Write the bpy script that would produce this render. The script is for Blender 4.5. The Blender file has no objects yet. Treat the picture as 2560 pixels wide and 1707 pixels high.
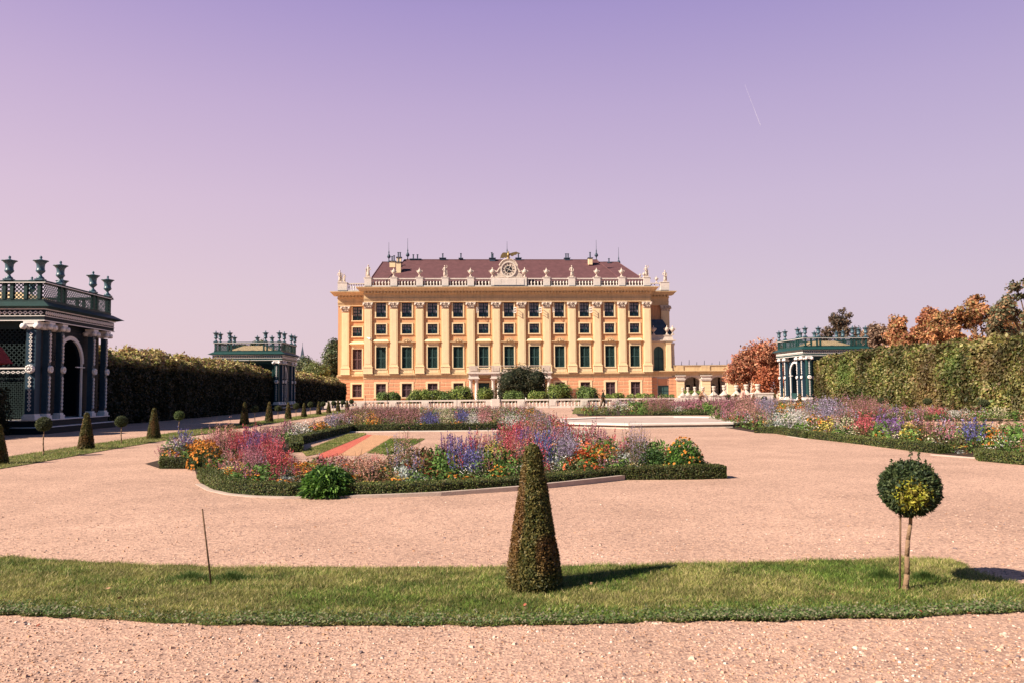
import bpy, math, random
import numpy as np
from mathutils import Matrix, Vector

# ------------------------------------------------------------------ camera
F = 1950.0; EYE = 1.70; YAW = math.radians(3.2); ROLL = math.radians(0.5)
PITCH = math.atan(121.0 / F)
scene = bpy.context.scene
COL = scene.collection
cam = bpy.data.cameras.new('camera'); camo = bpy.data.objects.new('camera', cam); COL.objects.link(camo)
cam.sensor_width = 36.0; cam.lens = 36.0 * F / 2560.0; cam.clip_start = 0.05; cam.clip_end = 9000
RM = Matrix.Rotation(-YAW, 3, 'Z') @ Matrix.Rotation(math.pi / 2 + PITCH, 3, 'X') @ Matrix.Rotation(-ROLL, 3, 'Z')
camo.matrix_world = Matrix.Translation((0, 0, EYE)) @ RM.to_4x4()
scene.camera = camo
scene.view_settings.view_transform = 'Standard'; scene.view_settings.look = 'None'
scene.view_settings.exposure = 0.85; scene.view_settings.gamma = 1.0
EXPO = 2 ** 0.85
scene.cycles.max_bounces = 6; scene.cycles.diffuse_bounces = 2; scene.cycles.glossy_bounces = 2
scene.cycles.transparent_max_bounces = 6; scene.cycles.transmission_bounces = 2

def lin(c):
    c = c / 255.0
    return c / 12.92 if c <= 0.04045 else ((c + 0.055) / 1.055) ** 2.4
def S(r, g, b, k=1.0): return (lin(r) * k, lin(g) * k, lin(b) * k, 1.0)

# ------------------------------------------------------------------ sky and sun
SUN_AZ = Vector((0.905, 0.425)).normalized()      # horizontal way the light travels
SUN_EL = math.radians(38)
world = bpy.data.worlds.new('World'); scene.world = world; world.use_nodes = True
nt = world.node_tree; nt.nodes.clear()
def N(t, **kw):
    n = nt.nodes.new(t)
    for k, v in kw.items(): setattr(n, k, v)
    return n
out = N('ShaderNodeOutputWorld'); bg = N('ShaderNodeBackground'); bg.inputs['Strength'].default_value = 0.1
sky = N('ShaderNodeTexSky', sky_type='NISHITA'); sky.sun_disc = False; sky.sun_elevation = SUN_EL
sky.sun_rotation = math.atan2(-SUN_AZ.x, -SUN_AZ.y); sky.air_density = 1.0; sky.dust_density = 1.5
tc = N('ShaderNodeTexCoord'); sep = N('ShaderNodeSeparateXYZ'); nt.links.new(tc.outputs['Generated'], sep.inputs[0])
ramp = N('ShaderNodeValToRGB'); cr = ramp.color_ramp
K = 1.0 / EXPO
stops = [(0.0, S(222, 200, 210, K)), (0.12, S(219, 198, 212, K)), (0.23, S(210, 189, 214, K)), (0.34, S(193, 173, 211, K)),
         (0.45, S(168, 151, 205, K)), (0.62, S(30, 72, 128, K)), (1.0, S(6, 52, 96, K))]
cr.elements[0].position = 0.0; cr.elements[0].color = stops[0][1]
cr.elements[1].position = 1.0; cr.elements[1].color = stops[-1][1]
for p, c in stops[1:-1]:
    e = cr.elements.new(p); e.color = c
nt.links.new(sep.outputs['Z'], ramp.inputs[0])
mr = N('ShaderNodeMapRange'); mr.inputs['From Min'].default_value = -0.55; mr.inputs['From Max'].default_value = 0.65
nt.links.new(sep.outputs['X'], mr.inputs['Value'])
tint = N('ShaderNodeMix', data_type='RGBA'); tint.inputs[6].default_value = (1.12, 1.06, 1.01, 1); tint.inputs[7].default_value = (0.91, 0.92, 0.96, 1)
nt.links.new(mr.outputs[0], tint.inputs[0])
mul = N('ShaderNodeMix', data_type='RGBA', blend_type='MULTIPLY'); mul.inputs[0].default_value = 1.0
nt.links.new(ramp.outputs[0], mul.inputs[6]); nt.links.new(tint.outputs[2], mul.inputs[7])
up = N('ShaderNodeVectorMath', operation='SCALE'); up.inputs['Scale'].default_value = 10.0
back = N('ShaderNodeMapRange'); back.inputs['From Min'].default_value = 0.25; back.inputs['From Max'].default_value = -0.25   # unseen sky behind the camera, set deep blue to cool the fill light
nt.links.new(sep.outputs['Y'], back.inputs['Value'])
mb_ = N('ShaderNodeMix', data_type='RGBA'); mb_.inputs[7].default_value = S(44, 88, 132, K)
nt.links.new(back.outputs[0], mb_.inputs[0]); nt.links.new(mul.outputs[2], mb_.inputs[6]); nt.links.new(mb_.outputs[2], up.inputs[0])
mx = N('ShaderNodeMix', data_type='RGBA'); mx.inputs[0].default_value = 0.93
nt.links.new(sky.outputs[0], mx.inputs[6]); nt.links.new(up.outputs[0], mx.inputs[7])
nt.links.new(mx.outputs[2], bg.inputs['Color']); nt.links.new(bg.outputs[0], out.inputs['Surface'])
sl = bpy.data.lights.new('sun', 'SUN'); sl.energy = 5.0; sl.angle = math.radians(0.5); sl.color = (1.0, 0.86, 0.70)
so = bpy.data.objects.new('sun', sl); COL.objects.link(so); so.location = (-40, -20, 60)
sd = Vector((SUN_AZ.x * math.cos(SUN_EL), SUN_AZ.y * math.cos(SUN_EL), -math.sin(SUN_EL)))
so.rotation_euler = sd.to_track_quat('-Z', 'Y').to_euler()

# ------------------------------------------------------------------ where a pixel of the photograph stands in the place
def ray(px, py): return RM @ Vector(((px - 1280) / F, (853.5 - py) / F, -1.0))
FH = Vector((math.sin(YAW), math.cos(YAW), 0)); RH = Vector((math.cos(YAW), -math.sin(YAW), 0))
def G(px, py, z=0.0):
    r = ray(px, py); t = (z - EYE) / r.z
    return Vector((r.x * t, r.y * t, z))
def D(px, py, d):
    r = ray(px, py); t = d / r.dot(FH)
    return Vector((r.x * t, r.y * t, EYE + r.z * t))
RMI = RM.inverted()
def proj(P):                       # (n,3) -> px,py
    A = np.array(RMI); Q = (P - np.array([0, 0, EYE])) @ A.T
    return 1280 + F * Q[:, 0] / -Q[:, 2], 853.5 - F * Q[:, 1] / -Q[:, 2]

# ------------------------------------------------------------------ materials
MATS = {}
def mat(name, base, rough=0.7, var=0.0, scale=6.0, bump=0.0, bscale=30.0, base2=None, metal=0.0, spec=0.3, streak=0.0):
    if name in MATS: return MATS[name]
    m = bpy.data.materials.new(name); m.use_nodes = True; t = m.node_tree; b = t.nodes['Principled BSDF']
    b.inputs['Roughness'].default_value = rough; b.inputs['Metallic'].default_value = metal
    b.inputs['Specular IOR Level'].default_value = spec
    co = t.nodes.new('ShaderNodeTexCoord')
    if var > 0 or base2:
        n = t.nodes.new('ShaderNodeTexNoise'); n.inputs['Scale'].default_value = scale; n.inputs['Detail'].default_value = 6; n.inputs['Roughness'].default_value = 0.65
        t.links.new(co.outputs['Object'], n.inputs['Vector'])
        r = t.nodes.new('ShaderNodeValToRGB'); r.color_ramp.elements[0].position = 0.32; r.color_ramp.elements[1].position = 0.68
        b2 = base2 or tuple(min(1, c * (1 + var)) for c in base[:3]) + (1,)
        b1 = base if base2 else tuple(c * (1 - var) for c in base[:3]) + (1,)
        r.color_ramp.elements[0].color = b1; r.color_ramp.elements[1].color = b2
        t.links.new(n.outputs['Fac'], r.inputs[0]); src = r.outputs[0]
        if streak > 0:       # rain streaks and faded patches in the paint
            mp = t.nodes.new('ShaderNodeMapping'); mp.inputs['Scale'].default_value = (1.6, 1.6, 0.16); t.links.new(co.outputs['Object'], mp.inputs[0])
            ns = t.nodes.new('ShaderNodeTexNoise'); ns.inputs['Scale'].default_value = 1.5; ns.inputs['Detail'].default_value = 7; ns.inputs['Roughness'].default_value = 0.7; t.links.new(mp.outputs[0], ns.inputs['Vector'])
            rs = t.nodes.new('ShaderNodeValToRGB'); rs.color_ramp.elements[0].position = 0.30; rs.color_ramp.elements[1].position = 0.52
            rs.color_ramp.elements[0].color = (1 - streak, 1 - streak, 1 - streak * .9, 1); rs.color_ramp.elements[1].color = (1, 1, 1, 1); t.links.new(ns.outputs['Fac'], rs.inputs[0])
            k = t.nodes.new('ShaderNodeMix'); k.data_type = 'RGBA'; k.blend_type = 'MULTIPLY'; k.inputs[0].default_value = 1; t.links.new(src, k.inputs[6]); t.links.new(rs.outputs[0], k.inputs[7]); src = k.outputs[2]
        t.links.new(src, b.inputs['Base Color'])
    else:
        b.inputs['Base Color'].default_value = base
    if bump > 0:
        n2 = t.nodes.new('ShaderNodeTexNoise'); n2.inputs['Scale'].default_value = bscale; n2.inputs['Detail'].default_value = 4
        t.links.new(co.outputs['Object'], n2.inputs['Vector'])
        bp = t.nodes.new('ShaderNodeBump'); bp.inputs['Strength'].default_value = bump; bp.inputs['Distance'].default_value = 0.02
        t.links.new(n2.outputs['Fac'], bp.inputs['Height']); t.links.new(bp.outputs[0], b.inputs['Normal'])
    MATS[name] = m; return m
def leafmat(name, trans=0.25, rough=0.55, spec=0.3):
    if name in MATS: return MATS[name]
    m = bpy.data.materials.new(name); m.use_nodes = True; t = m.node_tree; b = t.nodes['Principled BSDF']
    b.inputs['Roughness'].default_value = rough; b.inputs['Specular IOR Level'].default_value = spec
    a = t.nodes.new('ShaderNodeAttribute'); a.attribute_name = 'Col'
    tr = t.nodes.new('ShaderNodeBsdfTranslucent'); ms = t.nodes.new('ShaderNodeMixShader'); ms.inputs[0].default_value = trans
    t.links.new(a.outputs['Color'], b.inputs['Base Color']); t.links.new(a.outputs['Color'], tr.inputs['Color'])
    o = t.nodes['Material Output']
    t.links.new(b.outputs[0], ms.inputs[1]); t.links.new(tr.outputs[0], ms.inputs[2]); t.links.new(ms.outputs[0], o.inputs['Surface'])
    MATS[name] = m; return m

M_panel = mat('orange_plaster', (0.70, 0.375, 0.195, 1), 0.85, 0.10, 0.6, 0.15, 14, streak=0.22)
M_cream = mat('yellow_plaster', (0.86, 0.67, 0.42, 1), 0.85, 0.07, 0.5, 0.15, 14, streak=0.14)
M_frieze = mat('ochre_stone', (0.66, 0.48, 0.28, 1), 0.85, 0.09, 0.9, 0.2, 10, streak=0.25)
M_block = mat('rusticated_plaster', (0.72, 0.35, 0.20, 1), 0.85, 0.08, 1.2, 0.25, 9, streak=0.18)
M_stone = mat('pale_stone', (0.62, 0.52, 0.44, 1), 0.8, 0.12, 2.5, 0.25, 20, streak=0.25)
M_white = mat('white_stone', (0.72, 0.64, 0.58, 1), 0.8, 0.10, 2.0, 0.2, 20)
M_kerb = mat('kerb_stone', (0.46, 0.36, 0.31, 1), 0.85, 0.12, 3.0, 0.3, 40)
M_roof = mat('roof_tile', (0.125, 0.055, 0.060, 1), 0.8, 0.16, 1.1, 0.5, 6)
M_lead = mat('roof_lead', (0.05, 0.075, 0.11, 1), 0.5, 0.2, 2)
M_glass = mat('window_glass', (0.03, 0.05, 0.075, 1), 0.12, 0, spec=0.6)
M_curt = mat('curtain', (0.26, 0.26, 0.32, 1), 0.8, 0.15, 5)
M_sash = mat('sash_green', (0.012, 0.045, 0.055, 1), 0.5)
M_shut = mat('shutter_green', (0.045, 0.098, 0.095, 1), 0.6, 0.15, 3)
M_shut2 = mat('shutter_faded', (0.15, 0.095, 0.108, 1), 0.7, 0.12, 3)
M_dark = mat('shadow_recess', (0.02, 0.018, 0.02, 1), 0.9)
M_casew = mat('white_paint', (0.75, 0.72, 0.70, 1), 0.5)
M_gold = mat('gilding', (0.30, 0.21, 0.09, 1), 0.4, 0.2, 4, metal=0.6)
M_teal = mat('lattice_green', (0.012, 0.056, 0.056, 1), 0.5, 0.15, 4, spec=0.4)
M_navy = mat('lattice_blue', (0.020, 0.052, 0.085, 1), 0.5, 0.15, 3, spec=0.4)
M_deep = mat('lattice_dark', (0.006, 0.014, 0.020, 1), 0.7)
M_trim = mat('white_trim', (0.84, 0.79, 0.76, 1), 0.6, 0.06, 8)
M_urn = mat('urn_bronze', (0.055, 0.115, 0.155, 1), 0.4, 0.25, 9, spec=0.5)
M_metal = mat('dark_metal', (0.03, 0.03, 0.035, 1), 0.5)
M_wood = mat('bark', (0.16, 0.095, 0.06, 1), 0.9, 0.25, 12, 0.5, 40)
M_bark2 = mat('pale_bark', (0.26, 0.165, 0.10, 1), 0.9, 0.25, 30, 0.6, 60)
M_leaf = leafmat('leaf'); M_petal = leafmat('petal', 0.15, 0.7, 0.2); M_grass = leafmat('grass_blade', 0.3, 0.6)
M_core = mat('hedge_core', (0.012, 0.018, 0.008, 1), 0.95, 0.2, 8)

def gravel(name, c1, c2, dk):
    m = bpy.data.materials.new(name); m.use_nodes = True; t = m.node_tree; b = t.nodes['Principled BSDF']
    b.inputs['Roughness'].default_value = 0.95; b.inputs['Specular IOR Level'].default_value = 0.1
    co = t.nodes.new('ShaderNodeTexCoord')
    def noise(s, d=5, r=0.6):
        n = t.nodes.new('ShaderNodeTexNoise'); n.inputs['Scale'].default_value = s; n.inputs['Detail'].default_value = d
        n.inputs['Roughness'].default_value = r; t.links.new(co.outputs['Object'], n.inputs['Vector']); return n
    def rmp(src, p0, p1, a, bb):
        r = t.nodes.new('ShaderNodeValToRGB'); r.color_ramp.elements[0].position = p0; r.color_ramp.elements[1].position = p1
        r.color_ramp.elements[0].color = a; r.color_ramp.elements[1].color = bb; t.links.new(src, r.inputs[0]); return r
    big = rmp(noise(0.35, 9, 0.78).outputs['Fac'], 0.33, 0.67, c1, c2)
    v = t.nodes.new('ShaderNodeTexVoronoi'); v.inputs['Scale'].default_value = 46; t.links.new(co.outputs['Object'], v.inputs['Vector'])
    sepc = t.nodes.new('ShaderNodeSeparateColor'); t.links.new(v.outputs['Color'], sepc.inputs[0])
    st = rmp(sepc.outputs[0], 0.05, 0.95, (0.72, 0.72, 0.75, 1), (1.28, 1.27, 1.25, 1))
    v2 = t.nodes.new('ShaderNodeTexVoronoi'); v2.inputs['Scale'].default_value = 38; t.links.new(co.outputs['Object'], v2.inputs['Vector'])
    sep2 = t.nodes.new('ShaderNodeSeparateColor'); t.links.new(v2.outputs['Color'], sep2.inputs[0])
    st2 = rmp(sep2.outputs[1], 0.0, 0.07, dk, (1, 1, 1, 1))
    fine = rmp(noise(75, 3, 0.7).outputs['Fac'], 0.3, 0.7, (0.82, 0.82, 0.82, 1), (1.15, 1.15, 1.15, 1))
    cur = big.outputs[0]
    for x in (st, st2, fine):
        k = t.nodes.new('ShaderNodeMix'); k.data_type = 'RGBA'; k.blend_type = 'MULTIPLY'; k.inputs[0].default_value = 1
        t.links.new(cur, k.inputs[6]); t.links.new(x.outputs[0], k.inputs[7]); cur = k.outputs[2]
    t.links.new(cur, b.inputs['Base Color'])
    ad = t.nodes.new('ShaderNodeMath'); ad.operation = 'ADD'
    t.links.new(v.outputs['Distance'], ad.inputs[0]); t.links.new(noise(26, 5, 0.8).outputs['Fac'], ad.inputs[1])
    bp = t.nodes.new('ShaderNodeBump'); bp.inputs['Strength'].default_value = 0.42; bp.inputs['Distance'].default_value = 0.018
    t.links.new(ad.outputs[0], bp.inputs['Height']); t.links.new(bp.outputs[0], b.inputs['Normal'])
    return m
M_gravel = gravel('gravel', (0.41, 0.262, 0.197, 1), (0.60, 0.388, 0.292, 1), (0.42, 0.38, 0.42, 1))
M_sand = gravel('sand', (0.50, 0.27, 0.15, 1), (0.56, 0.33, 0.19, 1), (0.8, 0.8, 0.8, 1))
M_redg = gravel('red_gravel', (0.50, 0.115, 0.085, 1), (0.56, 0.16, 0.11, 1), (0.7, 0.7, 0.7, 1))
M_lawn = mat('lawn_soil', (0.085, 0.095, 0.022, 1), 0.95, 0, 9, 0.6, 60, base2=(0.16, 0.14, 0.045, 1))
M_soil = mat('bed_soil', (0.05, 0.03, 0.02, 1), 0.95, 0.3, 8, 0.5, 40)

# ------------------------------------------------------------------ mesh builder
class MB:
    def __init__(s): s.v = []; s.f = []; s.m = []; s.cur = 0; s.sm = []; s.smooth = False
    def add(s, vs, fs):
        o = len(s.v); s.v += [tuple(x) for x in vs]
        for f in fs: s.f.append(tuple(i + o for i in f)); s.m.append(s.cur); s.sm.append(s.smooth)
        return s
    def box(s, x0, x1, y0, y1, z0, z1):
        if x0 > x1: x0, x1 = x1, x0
        return s.add([(x0, y0, z0), (x1, y0, z0), (x1, y1, z0), (x0, y1, z0), (x0, y0, z1), (x1, y0, z1), (x1, y1, z1), (x0, y1, z1)],
                     [(0, 3, 2, 1), (4, 5, 6, 7), (0, 1, 5, 4), (1, 2, 6, 5), (2, 3, 7, 6), (3, 0, 4, 7)])
    def frus(s, x0, x1, y0, y1, z0, X0, X1, Y0, Y1, z1):
        return s.add([(x0, y0, z0), (x1, y0, z0), (x1, y1, z0), (x0, y1, z0), (X0, Y0, z1), (X1, Y0, z1), (X1, Y1, z1), (X0, Y1, z1)],
                     [(0, 3, 2, 1), (4, 5, 6, 7), (0, 1, 5, 4), (1, 2, 6, 5), (2, 3, 7, 6), (3, 0, 4, 7)])
    def lathe(s, prof, c=(0, 0, 0), n=12, smooth=True, sx=1, sy=1):
        sv = s.smooth; s.smooth = smooth; vs = []; fs = []
        for r, z in prof:
            for k in range(n):
                a = 2 * math.pi * k / n; vs.append((c[0] + r * math.cos(a) * sx, c[1] + r * math.sin(a) * sy, c[2] + z))
        for i in range(len(prof) - 1):
            for k in range(n):
                k2 = (k + 1) % n; fs.append((i * n + k, i * n + k2, (i + 1) * n + k2, (i + 1) * n + k))
        fs.append(tuple(range(n - 1, -1, -1))); fs.append(tuple((len(prof) - 1) * n + k for k in range(n)))
        s.add(vs, fs); s.smooth = sv; return s
    def tube(s, p, q, r0, r1=None, n=6):
        r1 = r0 if r1 is None else r1; p = Vector(p); q = Vector(q); d = (q - p).normalized()
        a = d.orthogonal().normalized(); b = d.cross(a); vs = []
        for c, r in ((p, r0), (q, r1)):
            for k in range(n):
                t = 2 * math.pi * k / n; vs.append(c + a * (r * math.cos(t)) + b * (r * math.sin(t)))
        fs = [(k, (k + 1) % n, n + (k + 1) % n, n + k) for k in range(n)] + [tuple(range(n - 1, -1, -1)), tuple(range(n, 2 * n))]
        sv = s.smooth; s.smooth = n > 6; s.add(vs, fs); s.smooth = sv; return s
    def poly(s, pts, z0, z1):            # prism from a list of (x, y)
        n = len(pts); vs = [(x, y, z0) for x, y in pts] + [(x, y, z1) for x, y in pts]
        return s.add(vs, [tuple(range(n - 1, -1, -1)), tuple(range(n, 2 * n))] + [(k, (k + 1) % n, n + (k + 1) % n, n + k) for k in range(n)])
    def polyxz(s, pts, y0, y1):
        n = len(pts); vs = [(x, y0, z) for x, z in pts] + [(x, y1, z) for x, z in pts]
        return s.add(vs, [tuple(range(n)), tuple(range(2 * n - 1, n - 1, -1))] + [(k, n + k, n + (k + 1) % n, (k + 1) % n) for k in range(n)])
    def wall(s, x0, x1, z0, z1, yf, yb, ops):
        xs = sorted({x0, x1} | {o[0] for o in ops} | {o[1] for o in ops}); zs = sorted({z0, z1} | {o[2] for o in ops} | {o[3] for o in ops})
        for i in range(len(xs) - 1):
            for j in range(len(zs) - 1):
                cx = (xs[i] + xs[i + 1]) / 2; cz = (zs[j] + zs[j + 1]) / 2
                if any(o[0] < cx < o[1] and o[2] < cz < o[3] for o in ops): continue
                s.add([(xs[i], yf, zs[j]), (xs[i + 1], yf, zs[j]), (xs[i + 1], yf, zs[j + 1]), (xs[i], yf, zs[j + 1])], [(0, 1, 2, 3)])
        for a, b, c, d in ops:
            s.add([(a, yf, c), (b, yf, c), (b, yf, d), (a, yf, d), (a, yb, c), (b, yb, c), (b, yb, d), (a, yb, d)],
                  [(0, 4, 5, 1), (1, 5, 6, 2), (2, 6, 7, 3), (3, 7, 4, 0), (4, 7, 6, 5)])
        return s
    def arch(s, x0, x1, z0, z1, cx, r, zs, yf, yb, n=14, sx=1.0):   # wall panel with an arched opening
        a0 = cx - r; a1 = cx + r
        def q(xa, xb, za, zb): s.box(xa, xb, yf, yb, za, zb)
        q(x0, a0, z0, z1); q(a1, x1, z0, z1)
        pts = [(cx - r * math.cos(math.pi * k / n), zs + r * sx * math.sin(math.pi * k / n)) for k in range(n + 1)]
        for (xa, za), (xb, zb) in zip(pts[:-1], pts[1:]):
            s.add([(xa, yf, za), (xb, yf, zb), (xb, yf, z1), (xa, yf, z1), (xa, yb, za), (xb, yb, zb), (xb, yb, z1), (xa, yb, z1)],
                  [(0, 1, 2, 3), (5, 4, 7, 6), (0, 4, 5, 1), (3, 2, 6, 7)])
        return s
    def build(s, name, mats, parent=None, loc=None):
        me = bpy.data.meshes.new(name); me.from_pydata(s.v, [], s.f)
        for m in (mats if isinstance(mats, (list, tuple)) else [mats]): me.materials.append(m)
        me.polygons.foreach_set('material_index', s.m); me.polygons.foreach_set('use_smooth', s.sm); me.update()
        o = bpy.data.objects.new(name, me); COL.objects.link(o)
        if parent: o.parent = parent
        if loc is not None: o.location = loc
        return o
def quads(name, V, C, m, parent=None, loc=None):
    V = np.asarray(V, dtype=np.float32); C = np.asarray(C, dtype=np.float32); n = len(V)
    me = bpy.data.meshes.new(name); me.vertices.add(4 * n); me.vertices.foreach_set('co', V.reshape(-1))
    me.loops.add(4 * n); me.loops.foreach_set('vertex_index', np.arange(4 * n, dtype=np.int32))
    me.polygons.add(n); me.polygons.foreach_set('loop_start', np.arange(0, 4 * n, 4, dtype=np.int32))
    me.update(calc_edges=True)
    at = me.color_attributes.new('Col', 'FLOAT_COLOR', 'POINT')
    CC = np.ones((4 * n, 4), np.float32); CC[:, :3] = np.repeat(C[:, :3], 4, axis=0); at.data.foreach_set('color', CC.reshape(-1))
    me.materials.append(m)
    o = bpy.data.objects.new(name, me); COL.objects.link(o)
    if parent: o.parent = parent
    if loc is not None: o.location = loc
    return o
def tag(o, label=None, cat=None, group=None, kind=None):
    if label: o['label'] = label
    if cat: o['category'] = cat
    if group: o['group'] = group
    if kind: o['kind'] = kind
    return o
def empty(name, loc, label, cat, group=None, rz=0):
    o = bpy.data.objects.new(name, None); COL.objects.link(o); o.location = loc; o.rotation_euler.z = rz
    o.empty_display_size = 0.3
    return tag(o, label, cat, group)
KIDS = {}
def copy_tree(o, parent=None):
    c = o.copy(); COL.objects.link(c)
    if parent: c.parent = parent
    for ch in list(o.children): copy_tree(ch, c)
    return c
def share(o, parent, loc):               # the same part again, sharing its mesh, with its sub-parts
    c = copy_tree(o, parent); c.location = loc; return c

rng = np.random.default_rng(7); random.seed(7)
def unit(a): return a / np.maximum(np.linalg.norm(a, axis=-1, keepdims=True), 1e-9)
def leaves(P, Nn, L, W, C, flop=0.6, g=rng, spike=0.0):
    """diamond leaves at P facing roughly Nn"""
    n = len(P); nn = unit(Nn + g.normal(0, flop, (n, 3))); t = unit(np.cross(nn, g.normal(0, 1, (n, 3)))); b = np.cross(nn, t)
    if spike > 0: t = unit(t + unit(Nn) * g.uniform(0, spike, (n, 1)))
    l = (L * g.uniform(0.65, 1.35, n))[:, None]; w = (W * g.uniform(0.65, 1.35, n))[:, None]
    return np.stack([P - t * l, P + b * w, P + t * l, P - b * w], axis=1), C
def jit(c, n, s=0.2, g=rng):
    c = np.asarray(c, float)[:3]; return np.clip(c * g.uniform(1 - s, 1 + s, (n, 1)) * g.uniform(1 - s * 0.4, 1 + s * 0.4, (n, 3)), 0, 1)
def pick(cols, n, w=None, s=0.2, g=rng):
    cols = np.asarray(cols, float); i = g.choice(len(cols), n, p=w); return np.clip(cols[i] * g.uniform(1 - s, 1 + s, (n, 1)), 0, 1)
def vnoise(x, y, seed=0):                # smooth value noise, 0..1
    x = np.asarray(x, float); y = np.asarray(y, float); xi = np.floor(x).astype(int); yi = np.floor(y).astype(int); fx = x - xi; fy = y - yi
    def h(a, b): return ((np.sin(a * 127.1 + b * 311.7 + seed * 74.7) * 43758.5453) % 1.0)
    sx = fx * fx * (3 - 2 * fx); sy = fy * fy * (3 - 2 * fy)
    return (h(xi, yi) * (1 - sx) + h(xi + 1, yi) * sx) * (1 - sy) + (h(xi, yi + 1) * (1 - sx) + h(xi + 1, yi + 1) * sx) * sy
def inside(P, poly):
    x = P[:, 0]; y = P[:, 1]; r = np.zeros(len(P), bool); n = len(poly); j = n - 1
    for i in range(n):
        xi, yi = poly[i][0], poly[i][1]; xj, yj = poly[j][0], poly[j][1]
        c = ((yi > y) != (yj > y)) & (x < (xj - xi) * (y - yi) / ((yj - yi) or 1e-9) + xi); r ^= c; j = i
    return r
# ------------------------------------------------------------------ ground
def sheet(name, pts, z, m, kind='structure', thick=None):
    mb = MB()
    if thick: mb.poly([(p[0], p[1]) for p in pts], z - thick, z)
    else:
        mb.add([(p[0], p[1], z) for p in pts], [tuple(range(len(pts)))])
    o = mb.build(name, m); return tag(o, kind=kind)
g = MB(); g.add([(-1500, -60, 0), (1500, -60, 0), (1500, 2500, 0), (-1500, 2500, 0)], [(0, 1, 2, 3)])
tag(g.build('ground', M_gravel), kind='structure')

# ------------------------------------------------------------------ palace
pc = D(1273, 900, 130.0)
PAL = empty('palace', (pc.x, pc.y, 0), 'long yellow and orange palace wing with a clock gable and dark red roof', 'palace')
B = 4.24; XS = [(k - 5) * B for k in range(11)]; PX = [(k - 5.5) * B for k in range(12)]
E = 24.0; SB = 6.0; XL = -29.25; XR = 28.6
Z_TALL = (5.45, 9.0, 1.64); Z_MID = (11.1, 12.7, 1.64); Z_TOP = (13.85, 16.25, 1.64); Z_GF = (0.7, 2.95, 1.64)
def ops(x, gf=True):
    r = []
    for (a, b, w) in ((Z_TALL, Z_MID, Z_TOP, Z_GF) if gf else (Z_TALL, Z_MID, Z_TOP)): r.append((x - w / 2, x + w / 2, a, b))
    return r
DOORS = (-B, 0.0, B)
mb = MB(); al = []
for x in XS: al += ops(x, x not in DOORS)
for x in DOORS: al.append((x - 0.9, x + 0.9, 0.05, 2.95))
mb.wall(-E, E, 0, 17.0, 0, 0.32, al)
mb.box(-E, E, 0.5, SB + 26, 0, 17.0)
mb.add([(-E, 0, 0), (-E, .5, 0), (-E, .5, 17), (-E, 0, 17)], [(0, 3, 2, 1)]); mb.add([(E, 0, 0), (E, .5, 0), (E, .5, 17), (E, 0, 17)], [(0, 1, 2, 3)])
xl = -25.95
mb.wall(XL, -E, 0, 17.0, SB, SB + 0.32, ops(xl)); mb.box(XL, -E, SB + 0.5, SB + 24, 0, 17.0)
mb.add([(XL, SB, 0), (XL, SB + .5, 0), (XL, SB + .5, 17), (XL, SB, 17)], [(0, 3, 2, 1)])
mb.wall(E, XR - 1.2, 0, 17.0, SB, SB + 0.32, [(E + 0.9, E + 2.3, 11.1, 12.7)]); mb.box(E, XR - 1.2, SB + 0.5, SB + 24, 0, 17.0)
mb.box(XR - 1.2, XR, SB + 0.5, SB + 24, 0, 17.0)
mb.build('wall', M_panel, PAL)

# rusticated ground floor: proud blocks in courses, clear of windows
mb = MB(); rows = [(0.05, 0.59), (0.72, 1.23), (1.36, 1.82), (1.95, 2.40), (2.53, 2.98), (3.12, 3.66)]
gfx = sorted([x for x in XS])
def course(x0, x1, y, k, z0, z1, segs):
    a = x0
    while a < x1 - 0.05:
        b = min(x1, a + segs + (0.35 if k % 2 else 0)); mb.frus(a + 0.03, b - 0.03, y - 0.005, y + 0.03, z0, a + 0.03, b - 0.03, y - 0.005, y + 0.03, z0 + 0.001) if False else mb.box(a + 0.03, b - 0.03, y - 0.07, y + 0.01, z0, z1); a = b
for k, (z0, z1) in enumerate(rows):
    if k == 5:
        a = -E
        while a < E - 0.1: b = min(E, a + B); mb.box(a + 0.06, b - 0.06, -0.07, 0.01, z0, z1); a = b
        continue
    edges = [-E] + [v for x in XS for v in (x - 1.12, x + 1.12)] + [E]
    for i in range(0, len(edges), 2):
        a, b = edges[i], edges[i + 1]; w = b - a
        if w < 1.0: mb.box(a + .03, b - .03, -0.07, 0.01, z0, z1)
        elif k % 2 == 0: mb.box(a + .06, a + w / 2 - .06, -0.07, 0.01, z0, z1); mb.box(a + w / 2 + .06, b - .06, -0.07, 0.01, z0, z1)
        else: mb.box(a + .03, b - .03, -0.07, 0.01, z0, z1)
mb.cur = 1
for i in range(0, len(edges), 2): mb.box(edges[i], edges[i + 1], -0.035, 0.005, 0.0, 3.74)
mb.build('rusticated_base', [M_block, M_cream], PAL); mb = MB()
for k, (z0, z1) in enumerate(rows):
    for (a, b) in (((XL, xl - 1.12), (xl + 1.12, -E)) if k < 5 else ((XL, -E),)): mb.box(a + .03, b - .03, SB - 0.07, SB + 0.01, z0, z1)
mb.build('rusticated_base', M_block, PAL)
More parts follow.
